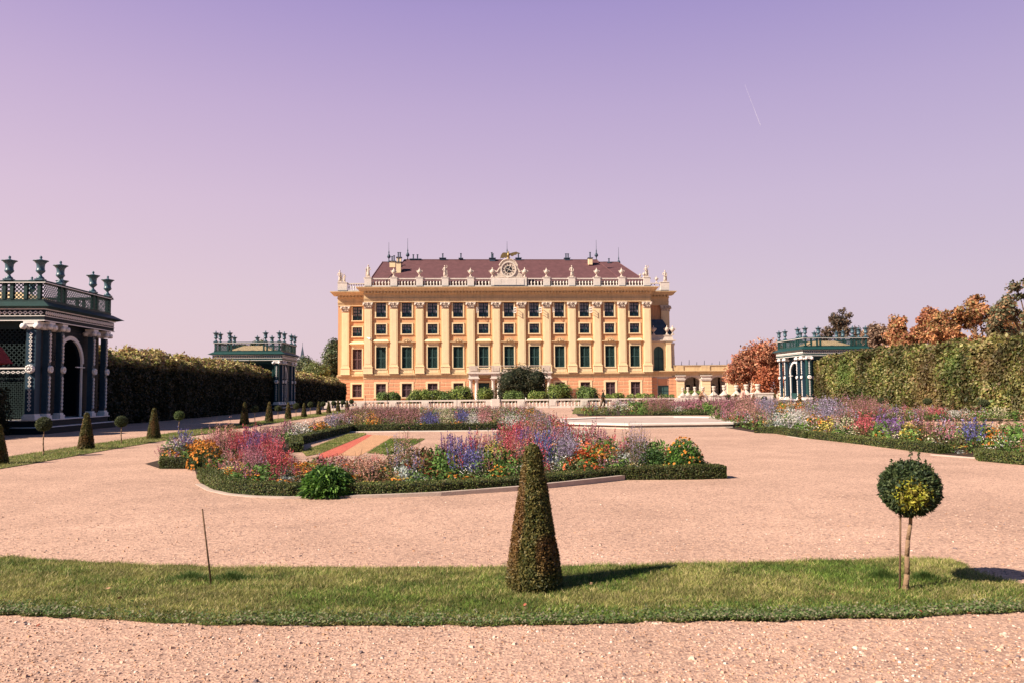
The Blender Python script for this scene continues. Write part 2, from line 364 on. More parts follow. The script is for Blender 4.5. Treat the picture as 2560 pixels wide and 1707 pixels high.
# string course over the ground floor and plinth panels
mb = MB()
for (a, b, y) in ((-E - .12, E + .12, 0.0), (XL - .12, -E - .125, SB), (E + .125, XR, SB)):
    mb.box(a, b, y - 0.12, y + 0.4, 3.75, 4.12); mb.box(a - .06 if a < -20 and y else a, b, y - 0.22, y + 0.4, 4.12, 4.32); mb.box(a, b, y - 0.40, y + 0.4, 4.32, 4.50); mb.box(a, b, y - 0.3, y + .4, 4.50, 4.56)
mb.build('string_course', M_frieze, PAL)
a0 = None
for x, y in [(x, 0) for x in XS] + [(xl, SB)]:
    if a0 is None: mb = MB(); mb.box(-1.15, 1.15, -0.10, 0.01, 4.56, 5.20); mb.box(-.95, .95, -0.14, -0.101, 4.70, 5.10); a0 = mb.build('apron', M_cream, PAL, (x, y, 0))
    else: share(a0, PAL, (x, y, 0))

# windows
def frame_mesh(w, z0, z1, t, proud=0.12, sill=True, top=True):
    m = MB(); a = w / 2
    m.box(-a - t, -a, -proud, 0.03, z0 - (0.0 if not sill else 0.0), z1); m.box(a, a + t, -proud, 0.03, z0, z1)
    if top: m.box(-a - t, a + t, -proud - .003, 0.03, z1, z1 + t)
    if sill: m.box(-a - t - .03, a + t + .03, -proud - .06, 0.03, z0 - 0.17, z0)
    m.box(-a - t - .07, -a - t, -proud * .45, .03, z0 - (0.1 if sill else 0), z1 + (t if top else 0)); m.box(a + t, a + t + .07, -proud * .45, .03, z0 - (0.1 if sill else 0), z1 + (t if top else 0))
    return m
def sash_mesh(w, z0, z1, cols, rows, tr=None, heavy=0.07):
    m = MB(); a = w / 2; y0, y1 = 0.17, 0.25
    m.box(-a, -a + heavy, y0, y1, z0, z1); m.box(a - heavy, a, y0, y1, z0, z1); m.box(-a + heavy, a - heavy, y0, y1, z1 - heavy, z1); m.box(-a + heavy, a - heavy, y0, y1, z0, z0 + heavy)
    m.box(-.06, .06, y0 - .02, y1, z0 + heavy, z1 - heavy)
    if tr: m.box(-a + heavy, a - heavy, y0 - .015, y1, tr - .06, tr + .06)
    h = (z1 - z0) / rows
    for r in range(1, rows): m.box(-a + heavy, a - heavy, y0 + .03, y1 - .01, z0 + r * h - .02, z0 + r * h + .02)
    for s in (-1, 1): m.box(s * a / 2 - .02, s * a / 2 + .02, y0 + .032, y1 - .012, z0 + heavy, z1 - heavy)
    return m
def glass_mesh(w, z0, z1, curt, seed):
    m = MB(); m.cur = 0; a = w / 2; m.add([(-a, .29, z0), (a, .29, z0), (a, .29, z1), (-a, .29, z1)], [(0, 1, 2, 3)])
    m.cur = 1; r = random.Random(seed)
    for (xa, xb) in ((-a + .1, -a / 2 - .03), (-a / 2 + .03, -.09), (.09, a / 2 - .03), (a / 2 + .03, a - .1)):
        for (za, zb) in curt:
            if r.random() < .85: m.add([(xa, .275, za), (xb, .275, za), (xb, .275, zb), (xa, .275, zb)], [(0, 1, 2, 3)])
    return m
def shutter_mesh(w, z0, z1, cols=2, cross=None):
    m = MB(); a = w / 2; y0, y1 = .10, .20
    m.box(-a, a, y1 - .02, y1, z0, z1)
    for x in (-a, -.06, a - .12): m.box(x, x + .12, y0 - .03, y1 - .021, z0, z1)
    for z in (z0, cross or (z0 + z1) / 2, z1 - .12): m.box(-a + .121, -.061, y0 - .02, y1 - .022, z, z + .12); m.box(.061, a - .121, y0 - .02, y1 - .022, z, z + .12)
    z = z0 + .14; c = cross or (z0 + z1) / 2
    while z < z1 - .2:
        if not (c - .1 < z < c + .13):
            for (xa, xb) in ((-a + .121, -.061), (.061, a - .121)):
                m.add([(xa, y1 - .022, z + .09), (xb, y1 - .022, z + .09), (xb, y0 + .01, z), (xa, y0 + .01, z)], [(0, 3, 2, 1), (0, 1, 2, 3)])
        z += .11
    return m
def proto_window(kind):
    if kind == 'top':
        o = frame_mesh(1.64, *Z_TOP[:2], 0.2, top=False).build('window', M_cream, PAL)
        sash_mesh(1.64, *Z_TOP[:2], 2, 4, 14.5).build('sash', M_sash, o)
        glass_mesh(1.64, *Z_TOP[:2], ((14.6, 15.0), (15.15, 15.6), (15.72, 16.1)), 3).build('glass', [M_glass, M_curt], o)
    elif kind == 'mid':
        o = frame_mesh(1.64, *Z_MID[:2], 0.2).build('window', M_cream, PAL)
        sash_mesh(1.64, *Z_MID[:2], 2, 3, 11.65).build('sash', M_sash, o)
        glass_mesh(1.64, *Z_MID[:2], ((11.75, 12.1), (12.2, 12.55)), 4).build('glass', [M_glass, M_curt], o)
    elif kind == 'tall':
        o = frame_mesh(1.64, *Z_TALL[:2], 0.17).build('window', M_cream, PAL)
        shutter_mesh(1.64, *Z_TALL[:2], cross=7.15).build('shutter', M_shut, o)
    elif kind == 'gf':
        o = frame_mesh(1.64, *Z_GF[:2], 0.3).build('window', M_cream, PAL)
        shutter_mesh(1.64, *Z_GF[:2], cross=1.9).build('shutter', M_shut2, o)
    return o
PR = {k: proto_window(k) for k in ('top', 'mid', 'tall', 'gf')}
first = {k: True for k in PR}
def put_window(kind, x, y=0.0):
    if first[kind]: first[kind] = False; PR[kind].location = (x, y, 0); return PR[kind]
    return share(PR[kind], PAL, (x, y, 0))
OPEN = {4: -1, 5: 1, 6: 1, 7: -1, 8: 1}
cas = None
for i, x in enumerate(XS):
    for k in ('top', 'mid', 'tall'): put_window(k, x)
    if x not in DOORS: put_window('gf', x)
for k in ('top', 'mid', 'tall', 'gf'): put_window(k, xl, SB)
tall_all = [c for c in PAL.children if c.name.startswith('window') and any(g.name.startswith('shutter') for g in c.children)]
for c in tall_all:
    if c.location.x < -25:
        for g_ in c.children:
            if g_.name.startswith('shutter'): g_.data = g_.data.copy(); g_.data.materials[0] = M_shut2
c = put_window('mid', E + 1.6, SB)
# open casements
tops = [c for c in PAL.children if c.name.startswith('window') and abs(c.location.y) < .1 and any(g.name.startswith('sash') for g in c.children) and c.data == PR['top'].data]
for c in tops:
    i = round(c.location.x / B) + 5
    if i in OPEN:
        s = OPEN[i]; m = MB(); w = .62; z0, z1 = 14.45, 15.4; x0 = s * .80
        def cb(u0, u1, za, zb, m=m, s=s, x0=x0):   # a leaf swung out about 105 degrees
            dx, dy = s * .42, -.90
            P = [(x0 + dx * u0, -.1 + dy * u0), (x0 + dx * u1, -.1 + dy * u1)]
            (ax, ay), (bx, by) = P; nx, ny = -dy * .03, dx * .03
            m.add([(ax, ay, za), (bx, by, za), (bx + nx, by + ny, za), (ax + nx, ay + ny, za), (ax, ay, zb), (bx, by, zb), (bx + nx, by + ny, zb), (ax + nx, ay + ny, zb)],
                  [(0, 3, 2, 1), (4, 5, 6, 7), (0, 1, 5, 4), (1, 2, 6, 5), (2, 3, 7, 6), (3, 0, 4, 7)])
        W_ = .95
        cb(0, .1, z0, z1); cb(W_ - .1, W_, z0, z1); cb(.1, W_ - .1, z0, z0 + .09); cb(.1, W_ - .1, z1 - .09, z1); cb(.1, W_ - .1, (z0 + z1) / 2 - .03, (z0 + z1) / 2 + .03); cb(W_ / 2 - .03, W_ / 2 + .03, z0 + .09, z1 - .09)
        m.build('casement', M_casew, c)
# hoods over the tall windows: plain and shell ones take turns
m = MB(); m.frus(-1.05, 1.05, -.18, .02, 9.62, -1.32, 1.32, -.50, .02, 9.80); m.box(-1.34, 1.34, -.52, .02, 9.80, 9.88); m.frus(-1.3, 1.3, -.48, .02, 9.88, -1.05, 1.05, -.05, .02, 10.22)
m.box(-1.0, 1.0, -.08, .02, 9.2, 9.62)
HOOD = m.build('window_hood', M_cream, PAL)
m = MB()
pts = [(-1.38, 9.7), (-1.38, 9.82), (-1.0, 9.86)] + [(-.72 * math.cos(math.pi * k / 10), 9.86 + .5 * math.sin(math.pi * k / 10)) for k in range(11)] + [(1.0, 9.86), (1.38, 9.82), (1.38, 9.7)]
m.polyxz(pts, -.42, .02); m.box(-1.0, 1.0, -.10, .02, 9.2, 9.7)
for k in range(5):
    a = math.pi * (k + .5) / 5; m.tube((0, -.47, 9.8), (-.5 * math.cos(a), -.52, 9.8 + .42 * math.sin(a)), .04, .09, 6)
m.tube((0, -.44, 9.84), (0, -.6, 9.84), .2, .12, 8)
SHELL = m.build('window_hood', M_frieze, PAL)
fh = fs_ = True
for i, x in enumerate(XS):
    if i % 2 == 0:
        if fh: HOOD.location = (x, 0, 0); fh = False
        else: share(HOOD, PAL, (x, 0, 0))
    else:
        if fs_: SHELL.location = (x, 0, 0); fs_ = False
        else: share(SHELL, PAL, (x, 0, 0))
share(HOOD, PAL, (xl, SB, 0))
# pilasters
def pil_meshes(d=0.34):
    m = MB(); m.box(-.62, .62, -d, .02, 5.95, 15.3); m.box(-.70, .70, -d - .08, .02, 5.72, 5.86); m.box(-.66, .66, -d - .04, .02, 5.86, 5.95)
    m.box(-.44, .44, -d - .03, -d + .01, 6.2, 15.0)
    p = MB(); p.box(-.76, .76, -d - .14, .02, 4.56, 5.62); p.box(-.82, .82, -d - .2, .02, 5.62, 5.72); p.box(-.82, .82, -d - .2, .02, 4.50 + .061, 4.70)
    c = MB(); c.frus(-.60, .60, -d, .02, 15.3, -.70, .70, -d - .14, .02, 16.1); c.box(-.84, .84, -d - .26, .02, 16.1, 16.3); c.box(-.66, .66, -d - .06, .02, 15.3, 15.38)
    for s in (-1, 1):
        c.tube((s * .66, -d - .30, 15.92), (s * .66, -d - .02, 15.92), .21, .21, 10); c.lathe([(0.02, -.09), (.09, -.04), (.09, .04), (.02, .09)], (s * .66, -d - .33, 15.92), 6)
        for q in (.14, .42): c.lathe([(.03, -.16), (.13, -.05), (.14, .08), (.05, .16)], (s * q, -d - .08, 15.55), 6)
    c.lathe([(.03, -.14), (.13, -.05), (.13, .08), (.04, .14)], (0, -d - .26, 16.1), 6)
    for q in (-.28, 0, .28): c.lathe([(.03, -.16), (.12, -.05), (.12, .08), (.05, .16)], (q, -d - .16, 15.85), 6)
    return m, p, c
m, p, c = pil_meshes()
PIL = m.build('pilaster', M_cream, PAL); p.build('pedestal', M_cream, PIL); c.build('capital', M_stone, PIL)
fp = True
for x in PX:
    if fp: PIL.location = (x, 0, 0); fp = False
    else: share(PIL, PAL, (x, 0, 0))
share(PIL, PAL, (XL + 1.3, SB, 0)); share(PIL, PAL, (XR - .72, SB, 0))
q = share(PIL, PAL, (XR - .0, SB + 1.2, 0)); q.rotation_euler.z = math.pi / 2
# entablature and cornice
def entab(a, b, y, la=0, lb=0):
    m = MB(); m.box(a, b, y - .36, y + .5, 16.32, 16.62); m.box(a, b, y - .42, y + .5, 16.62, 16.86); m.box(a - .04 * la, b + .04 * lb, y - .50, y + .5, 16.86, 16.96)
    m.box(a, b, y - .38, y + .5, 16.96, 17.62); m.build('frieze', M_frieze, PAL)
    m = MB(); m.box(a - .1 * la, b + .1 * lb, y - .52, y + .5, 17.62, 17.76)
    m.frus(a - .7 * la, b + .7 * lb, y - 1.05, y + .5, 18.1, a - .8 * la, b + .8 * lb, y - 1.15, y + .5, 18.26)
    m.frus(a - .8 * la, b + .8 * lb, y - 1.15, y + .5, 18.262, a - 1.15 * la, b + 1.15 * lb, y - 1.5, y + .5, 18.62)
    m.box(a - 1.17 * la, b + 1.17 * lb, y - 1.53, y + .5, 18.62, 18.74)
    m.build('cornice', M_frieze, PAL)
    m = MB(); n = int((b - a) / .53); m.box(a, b, y - .60, y + .49, 17.761, 18.099)
    for k in range(n): xx = a + (k + .5) * (b - a) / n; m.box(xx - .14, xx + .14, y - .98, y - .59, 17.78, 18.09)
    m.build('dentils', M_frieze, PAL)
    m = MB(); m.frus(a - 1.17 * la, b + 1.17 * lb, y - 1.53, y + .5, 18.741, a - .3 * la, b + .3 * lb, y - .75, y + .5, 18.87); m.build('flashing', M_lead, PAL)
entab(-E, E, 0, 1, 1); entab(XL, -E - 0.003, SB, 1, 0); entab(E + .003, XR, SB, 0, 1)
# roof balustrade
m = MB(); m.lathe([(.10, 0), (.12, .06), (.06, .12), (.07, .2), (.15, .42), (.15, .52), (.07, .72), (.06, .86), (.11, .92), (.11, 1.0)], (0, 0, 19.1), 8)
BAL = m.build('baluster', M_white, PAL); fb = True
def bal(x, y):
    global fb
    if fb: BAL.location = (x, y, 0); fb = False
    else: share(BAL, PAL, (x, y, 0))
m = MB(); m.box(-E, E, -.62, -.12, 18.871, 19.09); m.box(-E, E, -.58, -.14, 20.12, 20.3)
m.box(XL, -E - .01, SB - .62, SB - .12, 18.871, 19.09); m.box(XL, -E - .01, SB - .58, SB - .14, 20.12, 20.3)
m.box(E + .01, XR, SB - .62, SB - .12, 18.871, 19.09); m.box(E + .01, XR, SB - .58, SB - .14, 20.12, 20.3)
m.build('balustrade_rail', M_white, PAL)
m = MB(); m.box(-.56, .56, -.70, -.05, 19.0, 20.34); m.box(-.62, .62, -.76, -.02, 20.341, 20.45); q0 = m.build('balustrade_pier', M_white, PAL, (PX[0], 0, 0))
for x in PX[1:]:
    if abs(x) > 3: share(q0, PAL, (x, 0, 0))
for x in (XL + .8, XR - .7): m = MB(); m.box(x - .8, x + .8, SB - .70, SB - .05, 19.0, 20.34); m.box(x - .85, x + .85, SB - .76, SB - .02, 20.341, 20.45); m.build('balustrade_pier', M_white, PAL)
m = MB()
m.box(-3.0, 3.0, -.72, -.05, 19.0, 20.30); m.box(-2.55, -1.3, -.78, -.71, 19.1, 20.1); m.box(-1.25, 1.25, -.80, -.71, 19.1, 20.15); m.box(1.3, 2.55, -.78, -.71, 19.1, 20.1)
m.build('clock_plinth', M_white, PAL)
for i in range(11):
    if i == 5: continue
    a, b = PX[i] + .6, PX[i + 1] - .6
    if i == 4: b = -3.0
    if i == 6: a = 3.0
    n = 6 if i not in (4, 6) else 5
    for k in range(n): bal(a + (k + .5) * (b - a) / n, -.36)
for k in range(7): bal(XL + 1.9 + k * .42, SB - .36)
for k in range(4): bal(E + .5 + k * .55, SB - .36)
# statues and urns
def statue_mesh(seed):
    r = random.Random(seed); m = MB(); m.box(-.3, .3, -.3, .3, 0, .22)
    lean = r.uniform(-.06, .06)
    m.lathe([(.27, .22), (.25, .5), (.20, .95), (.22, 1.15), (.17, 1.3), (.24, 1.55), (.22, 1.72), (.08, 1.8), (.07, 1.86)], (lean, 0, 0), 10, sy=.75)
    m.lathe([(.03, 1.84), (.10, 1.88), (.13, 1.98), (.11, 2.08), (.03, 2.14)], (lean, 0, 0), 8)
    s = r.choice((-1, 1))
    m.tube((s * .24, 0, 1.66), (s * .42, -.12, 1.32), .075, .06); m.tube((s * .42, -.12, 1.32), (s * .2, -.3, 1.15), .06, .05)
    m.tube((-s * .24, 0, 1.66), (-s * .40, -.08, 1.9 if seed % 2 else 1.35), .075, .06); m.tube((-s * .40, -.08, 1.9 if seed % 2 else 1.35), (-s * .25, -.1, 2.15 if seed % 2 else 1.0), .06, .05)
    m.frus(-.3 * s - .15, -.3 * s + .12, -.05, .2, .22, -.25 * s - .1, -.25 * s + .1, -.02, .15, 1.35)
    return m
def urn_mesh():
    m = MB(); m.box(-.28, .28, -.28, .28, 0, .14)
    m.lathe([(.26, .14), (.22, .26), (.10, .42), (.09, .5), (.20, .62), (.40, .85), (.44, 1.02), (.34, 1.14), (.36, 1.2), (.30, 1.26), (.16, 1.4), (.07, 1.5), (.11, 1.6), (.05, 1.72)], (0, 0, 0), 12)
    for s in (-1, 1): m.tube((s * .42, 0, 1.0), (s * .56, 0, 1.12), .06, .08); m.tube((s * .56, 0, 1.12), (s * .34, 0, 1.3), .07, .04)
    return m
URN = urn_mesh().build('urn', M_stone, PAL); ufirst = True
def put_urn(x, y, z, k=1.0):
    global ufirst
    if ufirst: o = URN; o.location = (x, y, z); ufirst = False
    else: o = share(URN, PAL, (x, y, z))
    o.scale = (k, k, k)
sts = 0
def put_statue(x, y, z, k=1.0):
    global sts
    o = statue_mesh(sts).build('statue', M_stone, PAL, (x, y, z)); o.scale = (k, k, k); sts += 1
for i, x in enumerate(PX):
    if i in (0, 3, 8, 11): put_statue(x, -.36, 20.45, .95 if i else 1.0)
    elif i in (5, 6): pass
    else: put_urn(x, -.36, 20.45, .92)
put_urn(-2.7, -.4, 20.3, 1.05); put_urn(2.7, -.4, 20.3, 1.05)
put_statue(XL + .35, SB - .36, 20.45, 1.0); put_statue(XL + 1.1, SB - .36, 20.45, .7); put_statue(XR - .6, SB - .36, 20.45, 1.0); put_urn(XR - 2.1, SB - .36, 20.3, .7); put_urn(E - 1.1, -.36, 20.35, .6); put_urn(E - 1.75, -.36, 20.35, .45)
# clock gable
CK = MB(); pts = [(-2.35, 20.3), (-2.3, 20.9), (-1.75, 21.2), (-1.6, 21.9)] + [(-1.55 * math.cos(math.radians(a)), 21.9 + 1.55 * math.sin(math.radians(a))) for a in range(8, 173, 12)] + [(1.6, 21.9), (1.75, 21.2), (2.3, 20.9), (2.35, 20.3)]
CK.polyxz(pts, -.5, .1)
for s in (-1, 1):
    for k in range(9):
        a0 = math.radians(150 - k * 32); a1 = math.radians(150 - (k + 1) * 32); r0 = .52 - k * .05; r1 = .52 - (k + 1) * .05
        CK.tube((s * (2.05 + r0 * math.cos(a0)), -.45, 21.0 + r0 * math.sin(a0)), (s * (2.05 + r1 * math.cos(a1)), -.45, 21.0 + r1 * math.sin(a1)), .09, .08)
    CK.tube((s * 1.5, -.5, 22.0), (s * 1.95, -.5, 21.3), .12, .16)
for k in range(10):
    a0 = math.radians(18 + k * 14.4); a1 = math.radians(18 + (k + 1) * 14.4)
    CK.tube((1.62 * math.cos(a0), -.5, 21.9 + 1.62 * math.sin(a0)), (1.62 * math.cos(a1), -.5, 21.9 + 1.62 * math.sin(a1)), .13, .13)
for s in (-1, 1): CK.tube((0, -.66, 20.38), (s * .6, -.62, 20.42), .12, .08); CK.tube((s * .6, -.62, 20.42), (s * 1.9, -.6, 20.34), .08, .12)
GAB = CK.build('clock_gable', M_stone, PAL)
m = MB(); n = 36
for k in range(n):
    a0 = 2 * math.pi * k / n; a1 = 2 * math.pi * (k + 1) / n
    for (ra, rb, ya, yb) in ((1.16, 1.30, -.66, -.5),):
        P = [(r * math.cos(a), y, 21.75 + r * math.sin(a)) for a in (a0, a1) for r in (ra, rb) for y in (ya, yb)]
        m.add(P, [(0, 2, 6, 4), (0, 4, 5, 1), (2, 3, 7, 6)])
m.build('clock_ring', M_white, GAB)
m = MB(); m.polyxz([(1.17 * math.cos(2 * math.pi * k / 36), 21.75 + 1.17 * math.sin(2 * math.pi * k / 36)) for k in range(36)], -.54, -.45); m.build('clock_face', M_stone, GAB)
m = MB(); m.polyxz([(.58 * math.cos(2 * math.pi * k / 28), 21.75 + .58 * math.sin(2 * math.pi * k / 28)) for k in range(28)], -.56, -.53)
romans = ['XII', 'I', 'II', 'III', 'IV', 'V', 'VI', 'VII', 'VIII', 'IX', 'X', 'XI']
for k, rn in enumerate(romans):
    a = math.radians(90 - k * 30); er = Vector((math.cos(a), 0, math.sin(a))); et = Vector((math.sin(a), 0, -math.cos(a))); c0 = Vector((0, -.56, 21.75)) + er * .87
    ws = {'I': .055, 'V': .12, 'X': .13}; tot = sum(ws[ch] for ch in rn); u = -tot / 2
    def bar(u0, v0, u1, v1, w=.02):
        p = c0 + et * u0 + er * v0; q = c0 + et * u1 + er * v1; d = (q - p).normalized(); nn = Vector((-d.z, 0, d.x)) * w
        m.add([p + nn, q + nn, q - nn, p - nn], [(0, 1, 2, 3)])
    for ch in rn:
        w = ws[ch]; h = .14
        if ch == 'I': bar(u + w / 2, -h, u + w / 2, h)
        elif ch == 'V': bar(u + .02, h, u + w / 2, -h); bar(u + w - .02, h, u + w / 2, -h)
        else: bar(u + .02, h, u + w - .02, -h); bar(u + .02, -h, u + w - .02, h)
        u += w
m.build('clock_numerals', M_metal, GAB)
def hand(ang, l, back, w):
    m = MB(); a = math.radians(ang); d = Vector((math.cos(a), 0, math.sin(a))); nn = Vector((-d.z, 0, d.x)); c0 = Vector((0, -.6, 21.75))
    p = [c0 - d * back + nn * w * .5, c0 + d * l * .8 + nn * w, c0 + d * l, c0 + d * l * .8 - nn * w, c0 - d * back - nn * w * .5]
    m.add([x + Vector((0, -.02, 0)) for x in p] + [x + Vector((0, .02, 0)) for x in p], [(0, 1, 2, 3, 4), (9, 8, 7, 6, 5)] + [(k, k + 5, (k + 1) % 5 + 5, (k + 1) % 5) for k in range(5)])
    m.build('clock_hand', M_white, GAB)
hand(62, .95, .5, .045); hand(-28, .62, .5, .055)
# eagle on the gable
m = MB(); z = 23.5
m.lathe([(.3, 0), (.38, .12), (.25, .3), (.12, .38)], (0, -.3, z), 10)
m.lathe([(.05, .3), (.2, .45), (.27, .7), (.2, .95), (.11, 1.1), (.14, 1.2), (.1, 1.32), (.02, 1.36)], (0, -.3, z), 10)
m.tube((0, -.42, z + 1.22), (.02, -.6, z + 1.16), .05, .01)
for s in (-1, 1):
    R = [(.12, .95), (.7, 1.15), (1.3, 1.28), (2.0, 1.02), (1.9, .92), (1.45, .95), (1.3, .75), (.95, .72), (.8, .52), (.45, .55)] if s > 0 else [(-.12, 1.0), (-.5, 1.15), (-.95, 1.12), (-1.25, .7), (-1.42, .1), (-1.1, .25), (-.9, .1), (-.7, .3), (-.45, .2), (-.25, .5)]
    m.polyxz([(x, z + zz) for x, zz in (R if s < 0 else R)][::(1 if s < 0 else -1)], -.36, -.24)
    m.tube((s * .12, -.35, z + .5), (s * .16, -.38, z + .28), .06, .04)
m.build('eagle', M_gold, GAB)
# roof
m = MB()
m.frus(-20.6, 19.6, 1.2, 17.8, 20.0, -18.1, 16.5, 9.4, 9.8, 25.0)
m.frus(-23.5, 24.0, 1.6, 31.0, 19.9, -22.6, 21.4, 15.0, 20.0, 25.55)
ROOF = m.build('roof', M_roof, PAL)
m = MB(); m.box(-18.2, 16.6, 9.35, 9.85, 24.98, 25.12); m.box(-22.7, 21.5, 14.9, 15.1, 25.5, 25.62)
for (a, b) in (((16.5, 9.4, 25.0), (19.6, 1.2, 20.0)), ((-18.1, 9.4, 25.0), (-20.6, 1.2, 20.0)), ((-22.6, 15.0, 25.55), (-23.5, 1.6, 19.9)), ((21.4, 15.0, 25.55), (24.0, 1.6, 19.9))): m.tube(a, b, .11, .11, 5)
m.build('ridge_tiles', M_roof, ROOF)
def at_depth(px, y_local):
    p = D(px, 900, 130 + y_local); return p.x - pc.x
def zat(px, py, y_local): return D(px, py, 130 + y_local).z
def chimney(px, top, bot, yl, w=.9, cream=True, pipes=((0, 634),)):
    x = at_depth(px, yl); zt = zat(px, top, yl); zb = zat(px, bot, yl); m = MB()
    m.cur = 0; m.box(x - w / 2, x + w / 2, yl - .4, yl + .4, zb, zt); m.cur = 1; m.box(x - w / 2 - .12, x + w / 2 + .12, yl - .52, yl + .52, zt, zt + .12)
    for dx, pt in pipes:
        zp = zat(px, pt, yl); m.tube((x + dx, yl, zt + .12), (x + dx, yl, zp), .12, .12, 6); m.lathe([(.2, 0), (.2, .06)], (x + dx, yl, zp), 6, False)
    m.build('chimney', [M_cream if cream else M_lead, M_lead], ROOF)
chimney(983, 658, 672, 6.5, 1.0, True, ((-.1, 645), (.25, 643)))
chimney(998, 660, 688, 4.8, .8, True, ((0, 650),)); chimney(999, 648, 660, 9.0, .8, True, ((-.15, 635), (.2, 635)))
chimney(1040, 652, 655, 9.6, 1.9, False, ((-.4, 640), (.35, 640))); chimney(1108, 649, 653, 9.6, 1.0, False, ((0, 637),)); chimney(1153.5, 649, 652, 9.6, .6, False, ((0, 636),))
chimney(1232.6, 648, 655, 9.2, 1.0, False, ((-.1, 633), (.1, 636))); chimney(1298.5, 647, 652, 9.6, .9, False, ((0, 634),)); chimney(1422, 646, 651, 9.6, .9, False, ((-.2, 634), (.2, 634)))
chimney(1481, 645, 661, 7.4, .7, True, ((0, 630),)); chimney(1519, 655, 664, 15.6, .8, True, ()); chimney(1529, 657, 664, 14.6, .6, True, ((0, 645),))
def finial(px, top, ball, bot, yl):
    x = at_depth(px, yl); zt, zl, zb = zat(px, top, yl), zat(px, ball, yl), zat(px, bot, yl); h = zl - zb + 1; m = MB()
    m.tube((x, yl, zl), (x, yl, zt), .045, .025, 5)
    m.lathe([(.34, 0), (.22, .25), (.08, .5), (.1, .8), (.3, 1.0), (.36, 1.15), (.2, 1.45), (.07, 1.7), (.12, 1.9), (.04, 2.3)], (x, yl, zb - .1), 10)
    m.build('finial', M_lead, ROOF)
finial(973.6, 609, 639, 659, 15); finial(1020.4, 599, 633, 655, 9.6); finial(1270, 604, 628, 652, 9.6); finial(1497, 598, 627, 651, 9.6); finial(1554, 616, 644, 668, 15)
# balcony on paired columns
m = MB(); m.box(-6.9, 6.9, -2.6, -.42, 4.45, 4.70); m.box(-6.7, 6.7, -2.45, -.41, 4.25, 4.449)
for x in (-5.95, -2.3, 2.3, 5.95): m.box(x - .8, x + .8, -2.35, -.25, 3.75, 4.249); m.box(x - .95, x + .95, -2.45, -.25, 3.58, 3.749)
BALC = m.build('balcony', M_white, PAL)
m = MB(); m.lathe([(.36, 0), (.38, .1), (.30, .2), (.29, 1.5), (.25, 3.2), (.32, 3.3), (.36, 3.42), (.36, 3.578)], (0, 0, 0), 14)
c0 = None
for x in (-5.95, -2.3, 2.3, 5.95):
    for dx in (-.46, .46):
        if c0 is None: c0 = m.build('column', M_white, BALC, (x + dx, -1.9, 0))
        else: share(c0, BALC, (x + dx, -1.9, 0))
m = MB()
for x in (-5.95, -2.3, 2.3, 5.95): m.box(x - .75, x + .75, -2.55, -2.1, 4.70, 5.62); m.box(x - .55, x + .55, -2.60, -2.551, 4.85, 5.45)
m.box(-6.7, 6.7, -2.5, -2.2, 5.62, 5.72)
for (a, b) in ((-5.2, -3.05), (-1.55, 1.55), (3.05, 5.2)):
    m.box(a + .35, b - .35, -2.42, -2.3, 4.75, 5.1)
    for k in range(int((b - a) / .3)): m.tube((a + .15 + k * .3, -2.35, 4.70), (a + .15 + k * .3, -2.35, 5.62), .035)
m.build('balcony_rail', M_stone, BALC)
m = MB(); m.box(-.9, .9, .2, .26, .05, 2.95); m.box(-.04, .04, .17, .199, .05, 2.95); d0 = m.build('door', M_sash, PAL)
m = MB(); m.box(-1.15, -.9, -.16, .02, 0, 3.0); m.box(.9, 1.15, -.16, .02, 0, 3.0); m.box(-1.2, 1.2, -.2, .02, 3.0, 3.3); m.build('door_surround', M_cream, d0)
d0.location = (DOORS[0], 0, 0); share(d0, PAL, (DOORS[1], 0, 0)); share(d0, PAL, (DOORS[2], 0, 0))
# lamp on the second pilaster
m = MB(); p_ = (at_depth(921, 0) - .0, -.42, zat(921, 846, 0)); m.tube((p_[0], -.34, p_[2]), (p_[0] + .3, -.8, p_[2] - .1), .08, .1, 8); m.tube((p_[0] + .3, -.8, p_[2] - .1), (p_[0] + .7, -.95, p_[2] - .35), .17, .2, 8); m.build('security_lamp', M_casew, PAL)
# low bay on the right with an arched window
bx0, bx1 = E + .15, 27.7
m = MB(); m.wall(bx0, bx1, 4.56, 9.6, 1.0, 1.3, []) if False else m.arch(bx0, bx1, 4.56, 9.55, 25.5, .85, 8.05, 1.0, 1.35); m.box(bx0, bx1, 1.36, 5.9, 4.56, 9.55)
m.box(bx0, bx1, .9, 6, 3.8, 4.55)
BAY = m.build('corner_bay', M_cream, PAL)
m = MB(); m.box(24.6, 26.4, 1.25, 1.34, 4.7, 8.95); m.build('arched_window', M_shut, BAY)
m = MB(); m.box(25.46, 25.54, 1.2, 1.249, 4.7, 8.9); m.box(24.65, 26.35, 1.2, 1.248, 6.75, 6.87); m.build('window_bars', M_sash, BAY)
m = MB(); m.box(bx0 - .05, bx1 + .25, .75, 6, 9.56, 9.75); m.box(bx0 - .05, bx1 + .65, .45, 6, 9.75, 9.92); m.frus(bx0, bx1 + .3, .7, 6, 9.92, bx0, bx1 + .1, .9, 6, 10.6); m.box(bx0, bx1 + .2, .8, 6, 10.6, 10.75); m.build('bay_cornice', M_stone, BAY)
m = MB(); m.box(26.75, 27.55, .68, 1.0, 5.2, 9.2); m.box(26.6, 27.7, .6, 1.0, 4.56, 5.2); m.frus(26.75, 27.55, .66, 1, 9.2, 26.6, 27.7, .55, 1, 9.55); m.build('bay_pilaster', M_cream, BAY)
m = MB(); m.lathe([(.42, 0), (.42, .15), (.34, .25), (.33, 2.0), (.28, 4.1), (.42, 4.4), (.42, 4.6)], (28.0, 1.4, 4.85), 14); m.build('bay_column', M_stone, BAY)
m = MB(); m.frus(24.3, 28.2, 1.2, 6, 10.76, 24.3, 26.8, 3.2, 6, 13.6); m.build('bay_roof', M_lead, BAY)
